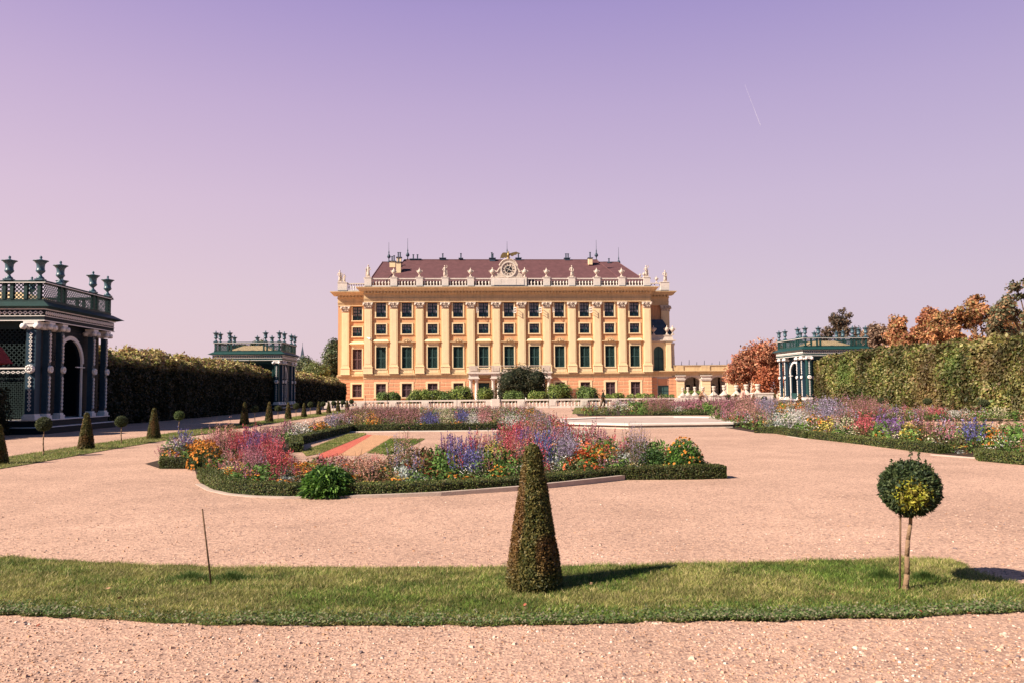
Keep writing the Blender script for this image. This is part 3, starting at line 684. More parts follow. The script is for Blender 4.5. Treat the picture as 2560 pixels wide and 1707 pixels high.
u1 = share(URN, PAL, (27.0, 1.1, 10.75)); u2 = share(URN, PAL, (28.0, 1.2, 10.75)); u3 = share(URN, PAL, (24.7, 1.1, 10.75))
for u in (u1, u2, u3): u.scale = (.95, .95, .95)
# arcade wing to the right
WG = MB(); yA = 0.9
x0w = 27.9
xs_p = [(1696, 1715), (1760, 1782.5), (1826.5, 1848), (1893, 1914), (1960, 1981)]
P_ = [(at_depth(a, yA), at_depth(b, yA)) for a, b in xs_p]
WG.arch(P_[0][1], P_[1][0], 0, 3.95, (P_[0][1] + P_[1][0]) / 2, (P_[1][0] - P_[0][1]) / 2 - .18, 2.75, yA, yA + 1.0, sx=.72)
for i in (1, 2, 3): WG.arch(P_[i][1], P_[i + 1][0], 0, 3.95, (P_[i][1] + P_[i + 1][0]) / 2, (P_[i + 1][0] - P_[i][1]) / 2 - .18, 2.75, yA, yA + 1.0, sx=.72)
WG.box(E + .1, P_[0][1], yA + .003, yA + .9, 0, 3.799); WG.box(P_[0][0], P_[0][1], yA, yA + 1, 3.8, 3.95)
for a, b in P_[1:]: WG.box(a, b, yA - .004, yA + 1.0, 0, 3.95)
WGO = WG.build('arcade', M_stone, PAL)
for a, b in P_:
    m = MB(); m.box(a + .02, b - .02, yA - .27, yA - .005, .05, 3.0)
    for k in range(5): m.box(a, b, yA - .3, yA - .271, .1 + k * .58, .64 + k * .58)
    o_ = m.build('rusticated_pier', M_cream, WGO)
    m = MB(); m.box(a - .08, b + .08, yA - .42, yA - .02, 3.05, 3.25); m.box(a - .2, b + .2, yA - .5, yA - .02, 3.25, 3.4); m.box(a - .04, b + .04, yA - .36, yA - .02, 3.4, 3.819); m.box(a - .25, b + .25, yA - .55, yA - .02, 3.82, 3.949)
    m.build('pier_capital', M_white, o_)
m = MB()
for k in range(6): m.box(E + .2, 25.2 - .1, yA - .06, yA, .1 + k * .6, .64 + k * .6); m.box(27.1, 28.3, yA - .06, yA, .1 + k * .6, .64 + k * .6)
m.box(25.2, 27.0, yA - .06, yA, 2.3, 3.4)
m.build('rusticated_wall', M_block, WGO)
xe = P_[-1][1]
m = MB(); m.box(x0w - 4, xe, yA - .15, yA + 1.0, 3.951, 4.5); m.box(x0w - 3.6, xe, yA - .55, yA + 1.0, 4.5, 4.62); m.box(x0w - 3.6, xe, yA - .7, yA + 1, 4.62, 4.75)
m.box(x0w, xe, yA, yA + .8, 4.751, 5.55); m.box(x0w, xe, yA - .1, yA + .9, 5.55, 5.65)
for a, b in P_: m.box(a, b, yA - .12, yA - .001, 4.752, 5.54)
m.box(x0w, xe, yA + .8, yA + 7, 4.2, 4.4)
m.build('parapet', M_frieze, WGO)
m = MB(); m.box(x0w, xe, yA + .9, yA + 8, 5.66, 5.72); 
for k in range(12): xx = x0w + 1.2 + k * 1.35; m.tube((xx, yA + 4, 5.7), (xx + .05, yA + 4, 6.2 + (k * 7 % 5) * .13), .05, .04, 5)
m.build('parapet_roof', M_lead, WGO)
m = MB(); yb = yA + 6.5
for i in range(4):
    a, b = P_[i][1], P_[i + 1][0]; w = b - a
    m.arch(a - .9, b + .9, 0, 4.19, a + w * .30, .62, 2.0, yb, yb + .4); 
m.build('arcade_back_wall', M_white, WGO)
for i in range(4):
    m = MB(); a, b = P_[i][1], P_[i + 1][0]; w = b - a; m.box(a + w * .30 - .5, a + w * .30 + .5, yb + .42, yb + .5, .4, 2.5); m.box(a + w * .85 - .35, a + w * .85 + .35, yb - .05, yb - .01, .9, 2.4)
    m.build('arcade_window', M_glass, WGO)
m = MB(); m.box(25.25, 27.0, yA - .02, yA + .003 - .0, .2, 2.25) if False else m.box(25.25, 27.0, yA - .05, yA - .001, .3, 2.25); m.build('green_shutter', M_shut, WGO)
m = MB(); m.box(26.08, 26.16, yA - .09, yA - .051, .3, 2.25); m.box(25.25, 27, yA - .088, yA - .052, 1.3, 1.38); m.build('shutter_bar', M_sash, WGO)
# ------------------------------------------------------------------ lattice pavilions
def strip_chain(m, p0, ax, up, n, w, h, t=.035, y=(0, 0, 0)):
    """row of n diamond links from p0 along ax (unit cell h long, w wide across 'up'), facing ax x up"""
    p0 = Vector(p0); ax = Vector(ax); up = Vector(up); nn = ax.cross(up).normalized() * .02
    for k in range(n):
        c = p0 + ax * (h * (k + .5))
        o = [c - ax * h * .5, c + up * w * .5, c + ax * h * .5, c - up * w * .5]
        i = [c - ax * (h * .5 - t * 1.3), c + up * (w * .5 - t), c + ax * (h * .5 - t * 1.3), c - up * (w * .5 - t)]
        m.add([q + nn for q in o] + [q + nn for q in i] + [q - nn for q in o] + [q - nn for q in i],
              [f for j in range(4) for f in ((j, (j + 1) % 4, 4 + (j + 1) % 4, 4 + j), (8 + (j + 1) % 4, 8 + j, 12 + j, 12 + (j + 1) % 4), (j, 8 + j, 8 + (j + 1) % 4, (j + 1) % 4), (4 + j, 4 + (j + 1) % 4, 12 + (j + 1) % 4, 12 + j))])
def lattice(m, O, U, V, w, h, step, t, d=.02):
    """diagonal lattice filling w x h from corner O along U and V"""
    O = Vector(O); U = Vector(U); V = Vector(V); nn = U.cross(V).normalized() * d
    for s in (1, -1):
        c = -h + step * .5
        while c < w:
            if s == 1: a0, b0 = c, 0.0; a1, b1 = c + h, h
            else: a0, b0 = c, h; a1, b1 = c + h, 0.0
            ta = max(0.0, -a0 / h); tb = min(1.0, (w - a0) / h)
            if tb - ta > .02:
                p = O + U * (a0 + h * ta) + V * (b0 + (b1 - b0) * ta); q = O + U * (a0 + h * tb) + V * (b0 + (b1 - b0) * tb)
                e = (q - p).normalized(); f = e.cross(nn).normalized() * t; off = nn * (.5 if s == 1 else -.5)
                m.add([p + f + off, p - f + off, q - f + off, q + f + off, p + f - off, p - f - off, q - f - off, q + f - off], [(0, 1, 2, 3), (7, 6, 5, 4), (0, 3, 7, 4), (1, 5, 6, 2)])
            c += step
PW, PD = 6.3, 6.3
M_dnavy = mat('shaded_blue_lattice', (0.008, 0.014, 0.026, 1), 0.6, 0.2, 4); M_teal2 = mat('shaded_green_lattice', (0.010, 0.038, 0.038, 1), 0.55, 0.2, 4)  # darker copies for the near pavilion: its shade is put into the paint
M_dteal = mat('shaded_teal_lattice', (0.012, 0.030, 0.032, 1), 0.6, 0.2, 4)  # near front lattice, with shade mixed into its green
def pavilion(s, loc, label, scale=1.0, far=False):
    """s=+1: the garden face is at local x=0 and looks to +x, body to -x; s=-1 mirrored"""
    R = empty('lattice_pavilion', loc, label, 'garden pavilion', 'green lattice pavilions along the garden edge'); R.scale = (scale,) * 3
    X = lambda x: s * x
    def bx(m, x0, x1, y0, y1, z0, z1): m.box(X(x0), X(x1), y0, y1, z0, z1)
    # base and steps
    m = MB(); bx(m, -PW, .0, 0, PD, 0, .56); bx(m, -PW - .0, .28, -.28, PD + .28, 0, .27); m.build('base', M_deep, R)
    m = MB(); bx(m, -PW, .06, -.06, PD + .06, .561, .61); bx(m, -PW, .32, -.32, PD + .32, .271, .30); m.build('step_edge', M_trim, R)
    # body with arched opening on the garden face
    m = MB(); ac, ar, azs = PD * .5, 1.05, 3.15
    a = MB(); a.arch(.25, PD - .25, .62, 4.85, ac, ar, azs, -.0, .12)
    m.v += [(X(-.42 - y), x, z) for x, y, z in a.v]; m.f += a.f; m.m += a.m; m.sm += a.sm
    bx(m, -PW + .3, -PW + .45, .3, PD - .3, .62, 4.85); bx(m, -PW + .3, -.6, PD - .45, PD - .3, .62, 4.85); bx(m, -PW + .3, -.5, .75, .9, .62, 2.98)
    bx(m, -PW + .2, -.2, .2, PD - .2, 4.851, 4.95)
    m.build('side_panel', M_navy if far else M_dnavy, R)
    m = MB()
    for k in range(27):                       # fine horizontal slats on the garden face
        z = .75 + k * .15
        if z > 4.75: break
        half = ar if z < azs else (math.sqrt(max(0, ar * ar - (z - azs) ** 2)) if z - azs < ar else 0)
        half += .12
        for (y0, y1) in ((.35, ac - half), (ac + half, PD - .35)):
            if half < .2: y0, y1 = (.35, ac) if y0 == .35 else (ac, PD - .35)
            bx(m, -.415, -.37, y0, y1, z, z + .06)
    m.build('slat_panel', M_navy if far else M_dnavy, R)
    # front face: upper lattice window, rail and dark lower lattice
    m = MB(); seg = [(-PW + 1.1, -PW + 2.9), (-PW + 3.1, -3.0 + .8), (-2.0, -.75)]
    lattice(m, (X(-PW + .9) if s > 0 else X(-.75), -.0 + .35, 2.95), (1, 0, 0), (0, 0, 1), PW - 1.65, 1.55, .21, .018)
    lattice(m, (X(-PW + .9) if s > 0 else X(-.75), .45, .66), (1, 0, 0), (0, 0, 1), PW - 1.65, 2.1, .16, .022)
    for x in (-PW + .9, -3.9, -2.45, -.80): bx(m, x - .05, x + .05, .28, .42, .62, 4.6)
    bx(m, -PW + .5, -.8, .3, .42, 4.5, 4.85)
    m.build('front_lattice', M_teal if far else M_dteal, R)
    m = MB(); bx(m, -PW + .9, -.8, .24, .28, 2.80, 2.86); strip_chain(m, (X(-PW + .9) if s > 0 else X(-.8), .25, 2.66), (1, 0, 0), (0, 0, 1), 22, .13, .21); m.build('front_rail', M_trim, R)
    # arch trim
    m = MB(); n = 20; prev = None
    for k in range(n + 1):
        t = math.pi * k / n; c = (ac - (ar + .02) * math.cos(t), azs + (ar + .02) * math.sin(t)); c2 = (ac - (ar + .2) * math.cos(t), azs + (ar + .2) * math.sin(t))
        if prev: m.add([(X(-.33), prev[0][0], prev[0][1]), (X(-.33), c[0], c[1]), (X(-.33), c2[0], c2[1]), (X(-.33), prev[1][0], prev[1][1]),
                        (X(-.42), prev[0][0], prev[0][1]), (X(-.42), c[0], c[1]), (X(-.42), c2[0], c2[1]), (X(-.42), prev[1][0], prev[1][1])], [(0, 1, 2, 3), (7, 6, 5, 4), (0, 4, 5, 1), (3, 2, 6, 7)])
        prev = (c, c2)
    bx(m, -.42, -.35, ac - ar - .12, ac - ar - .02, .62, azs); bx(m, -.42, -.35, ac + ar + .02, ac + ar + .12, .62, azs)
    m.build('arch_trim', M_trim, R)
    # columns: corner piers and shafts
    def column(x, y, face):
        m = MB(); w = .20 if face == 'f' else .12; W2 = w + .075; rs = .20 if face == 'f' else .17
        bx(m, x - w, x + w, y - w, y + w, .86, 4.45)
        o = m.build('column', M_navy if face == 'g' or not far else M_teal, R)
        t = MB(); bx(t, x - W2, x + W2, y - W2, y + W2, .612, .78); bx(t, x - w - .03, x + w + .03, y - w - .03, y + w + .03, .78, .86); t.build('column_base', M_trim, o)
        t = MB()
        zc = 2.78
        for (z0, z1) in ((.98, 2.48), (3.08, 4.34)):
            nn = 9 if z0 < 2 else 8
            if face == 'f': strip_chain(t, (X(x), y - w - .03, z0), (0, 0, 1), (1, 0, 0), nn, .15, (z1 - z0) / nn, .033)
            else:
                strip_chain(t, (X(x + w + .03), y, z0), (0, 0, 1), (0, 1, 0), nn, .15, (z1 - z0) / nn, .033); bx(t, x + w + .005, x + w + .02, y - .02, y + .02, z0, z1)
        # rosette
        if face == 'f':
            t.tube((X(x), y - w - .01, zc), (X(x), y - w - .08, zc), .20, .18, 14)
            for k in range(10): aa = 2 * math.pi * k / 10; t.lathe([(.02, -.06), (.06, -.02), (.06, .03), (.02, .06)], (X(x) + .13 * math.cos(aa), y - w - .09, zc + .13 * math.sin(aa)), 6)
            t.lathe([(.02, -.07), (.07, -.02), (.07, .03), (.02, .07)], (X(x), y - w - .11, zc), 8)
        else:
            t.tube((X(x + w + .01), y, zc), (X(x + w + .07), y, zc), .17, .155, 14)
            for k in range(10): aa = 2 * math.pi * k / 10; t.lathe([(.02, -.05), (.05, -.02), (.05, .03), (.02, .05)], (X(x + w + .08), y + .11 * math.cos(aa), zc + .11 * math.sin(aa)), 6)
        t.build('column_ornament', M_trim, o)
        t = MB(); bx(t, x - w - .1, x + w + .1, y - w - .1, y + w + .1, 4.70, 4.80)
        q_ = w + .08
        for dx in (-q_, q_):
            for dy in (-q_, q_):
                t.tube((X(x + dx), y + dy - .09, 4.58), (X(x + dx), y + dy + .09, 4.58), .125, .125, 10) if face == 'f' else t.tube((X(x + dx - .09), y + dy, 4.58), (X(x + dx + .09), y + dy, 4.58), .11, .11, 10)
        bx(t, x - w - .08, x + w + .08, y - w - .08, y + w + .08, 4.56, 4.699)
        t.build('capital', M_trim, o)
        return o
    column(-.36, .02, 'f'); column(-PW + .36, .02, 'f')
    for y in (.36, 1.68, PD - 1.68, PD - .36): column(-.10 if y != .36 else -.06, y + (.16 if y == .36 else 0), 'g')
    for y0, y1 in ((.75, 1.42), (PD - 1.42, PD - .62)):
        m = MB(); bx(m, -.36, -.28, y0, y1, 2.84, 2.90); bx(m, -.36, -.30, y0, y1, 2.66, 2.70); strip_chain(m, (X(-.29), y0, 2.77), (0, 1, 0), (0, 0, 1), int((y1 - y0) / .1), .12, (y1 - y0) / int((y1 - y0) / .1), .028); m.build('cross_rail', M_trim, R)
    m = MB(); bx(m, -.38, -.30, ac + ar - .55, ac + ar + .25, 2.95, 3.0); bx(m, -.38, -.30, ac - ar - .25, ac - ar + .1, 2.95, 3.0); m.build('impost', M_trim, R)
    # gate in the lower arch on the far pavilions
    if far:
        m = MB(); bx(m, -.40, -.36, ac - ar, ac + ar, .30, 1.25); m.build('gate', M_teal, R)
    # entablature
    m = MB(); bx(m, -PW - .1, .14, -.14, PD + .14, 4.84, 5.30); m.build('entablature', M_deep if not far else M_teal, R)
    m = MB()
    for (z0, z1, e) in ((4.82, 4.86, .17), (5.02, 5.05, .17), (5.31, 5.35, .20)):
        m.box(X(-PW - .1), X(e), -e, -e + .05, z0, z1); bx(m, e - .05, e, -e + .051, PD + e, z0, z1)
    strip_chain(m, (X(-PW) if s > 0 else X(.1), -.16, 5.17), (1, 0, 0), (0, 0, 1), 30, .17, (PW + .1) / 30, .042)
    strip_chain(m, (X(.16), -.1, 5.17), (0, 1, 0), (0, 0, 1), 40, .17, (PD + .2) / 40, .042)
    m.build('frieze_chain', M_trim, R)
    m = MB(); m.frus(min(X(-PW - .2), X(.25)), max(X(-PW - .2), X(.25)), -.25, PD + .25, 5.36, min(X(-PW - .5), X(.42)), max(X(-PW - .5), X(.42)), -.36, PD + .6, 5.44)
    m.frus(min(X(-PW - .5), X(.42)), max(X(-PW - .5), X(.42)), -.36, PD + .75, 5.441, min(X(-PW), X(.1)), max(X(-PW), X(.1)), -.1, PD + .1, 5.66)
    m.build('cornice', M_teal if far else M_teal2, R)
    # roof terrace balustrade of lattice panels
    zb0, zb1 = 5.66, 6.46
    m = MB()
    bx(m, -PW, .05, -.05, .05, zb0, zb0 + .12); bx(m, -.05, .05, .051, PD, zb0, zb0 + .12); bx(m, -PW, -PW + .1, .051, PD, zb0, zb0 + .12); bx(m, -PW + .1, -.05, PD - .1, PD, zb0, zb0 + .12)
    bx(m, -PW - .06, .12, -.12, .10, zb1, zb1 + .12); bx(m, -.10, .12, .101, PD + .06, zb1, zb1 + .12); bx(m, -PW - .06, -PW + .16, .101, PD + .06, zb1, zb1 + .12); bx(m, -PW + .161, -.101, PD - .14, PD + .06, zb1, zb1 + .12)
    posts_f = [-.16, -.72, -1.3, -1.62, -PW + 1.62, -PW + 1.3, -PW + .16]; posts_g = [.12, 1.35, 1.75, PD - 1.9, PD - 1.5, PD - .16]
    for x in posts_f:
        bx(m, x - .07, x + .07, -.075, .075, zb0 + .12, zb1); bx(m, x - .07, x + .07, PD - .09, PD - .01, zb0 + .12, zb1)
    for y in posts_g:
        if y < .3: continue
        bx(m, -.075, .075, y - .07, y + .07, zb0 + .12, zb1); bx(m, -PW + .01, -PW + .09, y - .07, y + .07, zb0 + .12, zb1)
    m.build('balustrade', M_teal if far else M_teal2, R)
    m = MB()
    st = .125 if far else .17; tt = .013 if far else .019
    x0 = min(X(-PW), X(0)); lattice(m, (x0, 0, zb0 + .12), (1, 0, 0), (0, 0, 1), PW, zb1 - zb0 - .12, st, tt, .012)
    lattice(m, (X(0), 0, zb0 + .12), (0, 1, 0), (0, 0, 1), PD, zb1 - zb0 - .12, st, tt, .012)
    lattice(m, (X(-PW + .05), 0, zb0 + .12), (0, 1, 0), (0, 0, 1), PD, zb1 - zb0 - .12, st * 1.4, .013, .012)
    lattice(m, (x0, PD - .05, zb0 + .12), (1, 0, 0), (0, 0, 1), PW, zb1 - zb0 - .12, st * 1.4, .013, .012)
    m.build('balustrade_lattice', M_teal if far else M_teal2, R)
    m = MB(); m.box(X(-PW - .08), X(.14), -.145, -.121, zb1 + .01, zb1 + .045); bx(m, .121, .145, -.12, PD + .06, zb1 + .01, zb1 + .045); m.build('rail_edge', M_trim, R)
    m = MB(); m.frus(x0 + .8, x0 + PW - .8, .8, PD - .8, 5.701, x0 + 2.2, x0 + PW - 2.2, 2.2, PD - 2.2, 6.36); m.build('roof', M_frieze, R)
    # urns
    def urn(x, y):
        m = MB(); m.box(-.17, .17, -.17, .17, 0, .07)
        m.lathe([(.16, .07), (.15, .13), (.07, .2), (.055, .27), (.10, .31), (.17, .38), (.19, .44), (.165, .47), (.155, .58), (.17, .72), (.25, .82), (.31, .85), (.31, .87), (.18, .89), (.07, .92), (.035, .97), (.065, 1.02), (.02, 1.08)], (0, 0, 0), 14)
        return m
    uo = None
    pts = [(-.16, .02), (.0, 1.35), (0, PD - 1.9), (0, PD - .35), (-1.46, 0), (-PW + 1.46, 0), (-PW + .15, .02), (-PW + .1, 1.5), (-PW + .1, PD - 1.6), (-PW + .1, PD - .2), (-2.4, PD - .05), (-3.9, PD - .05)]
    for (x, y) in pts:
        if uo is None: uo = urn(0, 0).build('urn', M_urn, R, (X(x), y, zb1 + .12))
        else: share(uo, R, (X(x), y, zb1 + .12))
    return R
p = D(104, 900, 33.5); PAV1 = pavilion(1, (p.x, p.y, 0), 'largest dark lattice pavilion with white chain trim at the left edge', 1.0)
p = D(702, 900, 71.5); PAV2 = pavilion(1, (p.x, p.y, 0), 'small lattice pavilion rising between the two dark hedge walls on the left', .955, True)
p = D(2011, 900, 71.5); PAV3 = pavilion(-1, (p.x, p.y, 0), 'blue green lattice pavilion beside the sunlit hedge on the right', .955, True)

# ------------------------------------------------------------------ tall climbing hedges (wall below, rounded crest)
def vine_hedge(name, A, Bp, hA, hB, side, depth, n, cols, w, lab, tops=None, leafsize=.085, colf=None):
    """A->Bp runs away from the camera along the garden face; side=+1: body lies to the -x side"""
    A = Vector(A); Bp = Vector(Bp); d = (Bp - A); L = d.length; d.normalize(); inn = Vector((-d.y, d.x, 0)) * side
    R = empty(name, (A.x, A.y, 0), lab, 'hedge', 'tall climbing hedges round the garden')
    g_ = np.random.default_rng(int(abs(A.x) * 10 + A.y))
    # profile u (0..1): face then crest quarter
    def prof(u, h):
        RZ = .80; hz = h - RZ
        face = u < .62
        t = np.clip((u - .62) / .38, 0, 1)
        z = np.where(face, u / .62 * hz, hz + RZ * (1 - (1 - t) ** 1.6)); x = np.where(face, 0, depth * 1.3 * t ** 1.1)
        nz = np.where(face, .0, .85 + .15 * t); nx = np.where(face, -1.0, -.5 * (1 - t)); return x, z, nx, nz
    def hh(s): 
        b = hA + (hB - hA) * s / L
        return b + .12 * (vnoise(s * .35, s * 0 + 3, 1) - .5) + .12 * (vnoise(s * 1.1, s * 0, 5) - .5)
    def bulge(s, u): return .35 * (vnoise(s * .8, u * 5, 2) - .5) + .22 * (vnoise(s * 2.1, u * 12, 9) - .5)
    # core
    S_ = np.linspace(0, L, int(L / .8) + 2); U_ = np.linspace(0, 1, 12); m = MB(); vs = []
    for s_ in S_:
        for u in U_:
            x, z, nx, nz = prof(np.array(u), hh(np.array(s_))); off = float(x) + .16 - float(bulge(np.array(s_), np.array(u)))
            q = A + d * float(s_) + inn * off; vs.append((q.x - A.x, q.y - A.y, max(0, float(z) - .08)))
        q = A + d * float(s_) + inn * (depth * 1.9); vs.append((q.x - A.x, q.y - A.y, 0))
    nu = len(U_) + 1; fs = []
    for i in range(len(S_) - 1):
        for j in range(nu - 1): fs.append((i * nu + j, i * nu + j + 1, (i + 1) * nu + j + 1, (i + 1) * nu + j))
    fs.append(tuple(range(nu))); fs.append(tuple(range((len(S_) - 1) * nu + nu - 1, (len(S_) - 1) * nu - 1, -1)))
    m.add(vs, fs); m.build('branches', M_core, R)
    s_ = g_.uniform(-.1, L + .1, n); u = g_.uniform(0, 1, n) ** .85; x, z, nx, nz = prof(u, hh(s_)); bl = bulge(s_, u); off = x - bl - g_.exponential(.05, n) * .8 + .04
    P = np.stack([d.x * s_ + inn.x * off, d.y * s_ + inn.y * off, np.maximum(.02, z + nz * (bl + g_.exponential(.06, n)) - g_.uniform(0, .06, n))], 1)
    Nn = np.stack([inn.x * nx, inn.y * nx, nz + .35], 1)
    C = pick(cols, n, w, .3, g_)
    if colf is not None: C = colf(C, s_, u, g_)
    lsz = leafsize * np.where(u > .62, 1.25, 1.0); V, C = leaves(P, Nn, lsz, lsz * .62, C, .75, g_, .8)
    # end faces
    ne = n // 12; q = g_.uniform(0, 1, (ne, 2)); ee = []
    for s0, sg in ((0, -1), (L, 1)):
        off = q[:, 0] * depth * 1.2; z = q[:, 1] * (float(hh(np.array(s0))) - .5)
        P = np.stack([d.x * (s0 + sg * .12) + inn.x * off, d.y * (s0 + sg * .12) + inn.y * off, z], 1)
        v2, c2 = leaves(P, np.tile([d.x * sg, d.y * sg, .3], (ne, 1)), leafsize, leafsize * .6, pick(cols, ne, w, .3, g_), .5, g_); V = np.concatenate([V, v2]); C = np.concatenate([C, c2])
    quads('foliage', V, C, M_leaf, R); return R
VL = [(.025, .034, .016), (.034, .030, .016), (.018, .026, .012), (.05, .045, .02)]  # face leaves kept very dark: their shade is put into the colour
def sunlit_top(C, s_, u, g_):  # sunlight on the crest is painted into the top leaves
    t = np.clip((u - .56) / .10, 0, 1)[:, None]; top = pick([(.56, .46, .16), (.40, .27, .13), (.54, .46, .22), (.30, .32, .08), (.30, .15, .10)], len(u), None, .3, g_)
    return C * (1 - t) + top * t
a1 = PAV1.location; a2 = PAV2.location; a3 = PAV3.location
vine_hedge('vine_hedge', (a1.x - .75, a1.y + 6.45, 0), (a2.x - .9, a2.y - .1, 0), 4.3, 4.0, 1, 1.6, 60000, VL, None, 'long dark climbing hedge between the big left pavilion and the smaller one', leafsize=.085, colf=sunlit_top)
vine_hedge('vine_hedge', (a2.x - .6, a2.y + 6.3, 0), (a2.x + .6, a2.y + 34, 0), 4.0, 3.25, 1, 1.6, 26000, VL, None, 'farther dark hedge running from the small left pavilion towards the palace', leafsize=.11, colf=sunlit_top)
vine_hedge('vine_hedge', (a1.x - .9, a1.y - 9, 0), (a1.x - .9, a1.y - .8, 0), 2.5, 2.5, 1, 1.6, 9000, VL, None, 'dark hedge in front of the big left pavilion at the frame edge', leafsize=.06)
VR = [(.17, .18, .038), (.12, .15, .032), (.25, .22, .07), (.08, .10, .03), (.22, .14, .065), (.36, .33, .15)]
def patches(C, s_, u, g_):
    v = vnoise(s_ * .33, u * 2.0, 3); w2 = vnoise(s_ * .9, u * 5, 8)
    br = np.array([.15, .088, .042]); gr = np.array([.075, .15, .03]); t = np.clip((v - .55) * 5, 0, 1)[:, None]; t2 = np.clip((.40 - v) * 5, 0, 1)[:, None]
    r = g_.uniform(.6, 1.5, (len(C), 1)); C = C * (1 - .6 * t) + br * r * .6 * t; C = C * (1 - .6 * t2) + gr * r * .6 * t2
    k = (.30 + 1.25 * w2 ** 1.2)[:, None]; return np.clip(C * k, 0, 1)
h1 = D(2036, 900, 66.0); h2 = D(2790, 900, 33.0)
vine_hedge('vine_hedge', (h2.x, h2.y, 0), (h1.x, h1.y, 0), 4.2, 4.35, -1, 1.9, 90000, VR, None, 'sunlit green and brown climbing hedge along the right side', leafsize=.10, colf=patches)

# ------------------------------------------------------------------ balustrade in front of the palace, posts, people
bA = D(826, 900, 74.0); bBp = D(1945, 900, 73.0); by = (bA.y + bBp.y) / 2 + .6; bx0, bx1 = bA.x, bBp.x
BR = empty('garden_balustrade', ((bx0 + bx1) / 2, by, 0), 'long low white stone balustrade between the garden and the palace', 'balustrade')
ox = (bx0 + bx1) / 2; BH = .84
m = MB(); m.box(bx0 - ox, bx1 - ox, -.14, .14, .70, .84); m.build('rail', M_white, BR)
m = MB(); m.box(bx0 - ox, bx1 - ox, -.16, .16, 0, .16); m.build('plinth', M_white, BR)
npier = 15; px_ = np.linspace(bx0 - ox, bx1 - ox, npier); pm = None
m = MB(); m.box(-.34, .34, -.17, .17, .16, .70); m.box(-.24, .24, -.19, -.171, .24, .62)
pm = m.build('pier', M_white, BR, (px_[0], 0, 0))
for x in px_[1:]: share(pm, BR, (x, 0, 0))
spots = []
for i in range(npier - 1):
    a, b = px_[i] + .34, px_[i + 1] - .34; n = 7
    spots += [a + (k + .5) * (b - a) / n for k in range(n)]
m = MB(); BP = [(.07, 0), (.075, .05), (.035, .10), (.05, .16), (.095, .28), (.09, .34), (.04, .44), (.045, .5), (.07, .54)]
m.lathe(BP, (0, 0, .16), 8); b0 = m.build('baluster', M_white, BR, (spots[0], 0, 0))
for x in spots[1:98]: share(b0, BR, (x, 0, 0))
for x in spots[98:]: share(b0, BR, (x, 0, 0))
p_ = D(1238, 900, 73.6); m = MB(); m.box(-.38, .38, -.24, .24, 0, .90); m.build('tall_pier', M_white, BR, (p_.x - ox, 0, 0))
p_ = D(1925, 900, 73.6); m = MB(); m.box(-1.0, 1.0, -.3, .3, 0, 1.12); m.box(-1.06, 1.06, -.36, .36, 1.12, 1.24); m.build('end_pier', M_white, BR, (p_.x - ox, .6, 0))
ps = None
for i, px in enumerate([913.6, 969, 1023, 1081, 1142, 1196, 1251, 1311, 1371, 1426, 1486, 1544, 1661, 1782, 1890]):
    p_ = D(px, 900, 71.5); m = MB(); hgt = 1.25 + (.15 if px > 1700 else 0)
    m.tube((0, 0, 0), (0, 0, hgt), .022, .018, 6)
    if px == 1311: m.tube((0, 0, hgt), (-.12, 0, hgt + .1), .02, .02); m.tube((-.12, 0, hgt + .1), (-.35, 0, hgt + .12), .02, .015)
    else: m.lathe([(.03, 0), (.03, .04)], (0, 0, hgt), 6)
    o = m.build('metal_post', M_metal, None, (p_.x, p_.y, 0))
    tag(o, 'thin dark post before the white balustrade, number %s from the left' % ['one', 'two', 'three', 'four', 'five', 'six', 'seven', 'eight', 'nine', 'ten', 'eleven', 'twelve', 'thirteen', 'fourteen', 'fifteen'][i], 'post', 'thin posts along the balustrade')
# vases on pedestals behind the right half of the balustrade
ordn = ['leftmost', 'second', 'third', 'fourth', 'fifth', 'sixth', 'seventh', 'eighth', 'rightmost']
for i, (px, top) in enumerate([(1705, 968), (1718, 967), (1735.5, 966), (1755.7, 966), (1782.5, 964), (1808.5, 962), (1839, 962), (1863.6, 960), (1892, 959)]):
    dd = 77.5; p_ = D(px, 900, dd); zt = D(px, top, dd).z; z0 = .95; k = (zt - z0) / 1.12; kw = k * (.8 + .05 * i)
    M_vase = M_stone; R = empty('stone_vase', (p_.x, p_.y, 0), 'white stone vase on a flared pedestal by the arcade, %s of the nine' % ordn[i], 'vase', 'white vases in front of the arcade')
    m = MB(); m.box(-.42, .42, -.3, .3, 0, z0); m.box(-.55 * kw, .55 * kw, -.36, .36, z0, z0 + .07); m.build('pedestal', M_white, R)
    m = MB(); m.lathe([(.48 * kw, .07), (.46 * kw, .14), (.30 * kw, .26), (.16 * kw, .44 * k), (.10 * kw, .52 * k), (.11 * kw, .58 * k), (.19 * kw, .68 * k), (.20 * kw, .80 * k), (.14 * kw, .88 * k), (.21 * kw, .92 * k), (.22 * kw, 1.12 * k)], (0, 0, z0), 12); m.build('vase', M_vase, R)

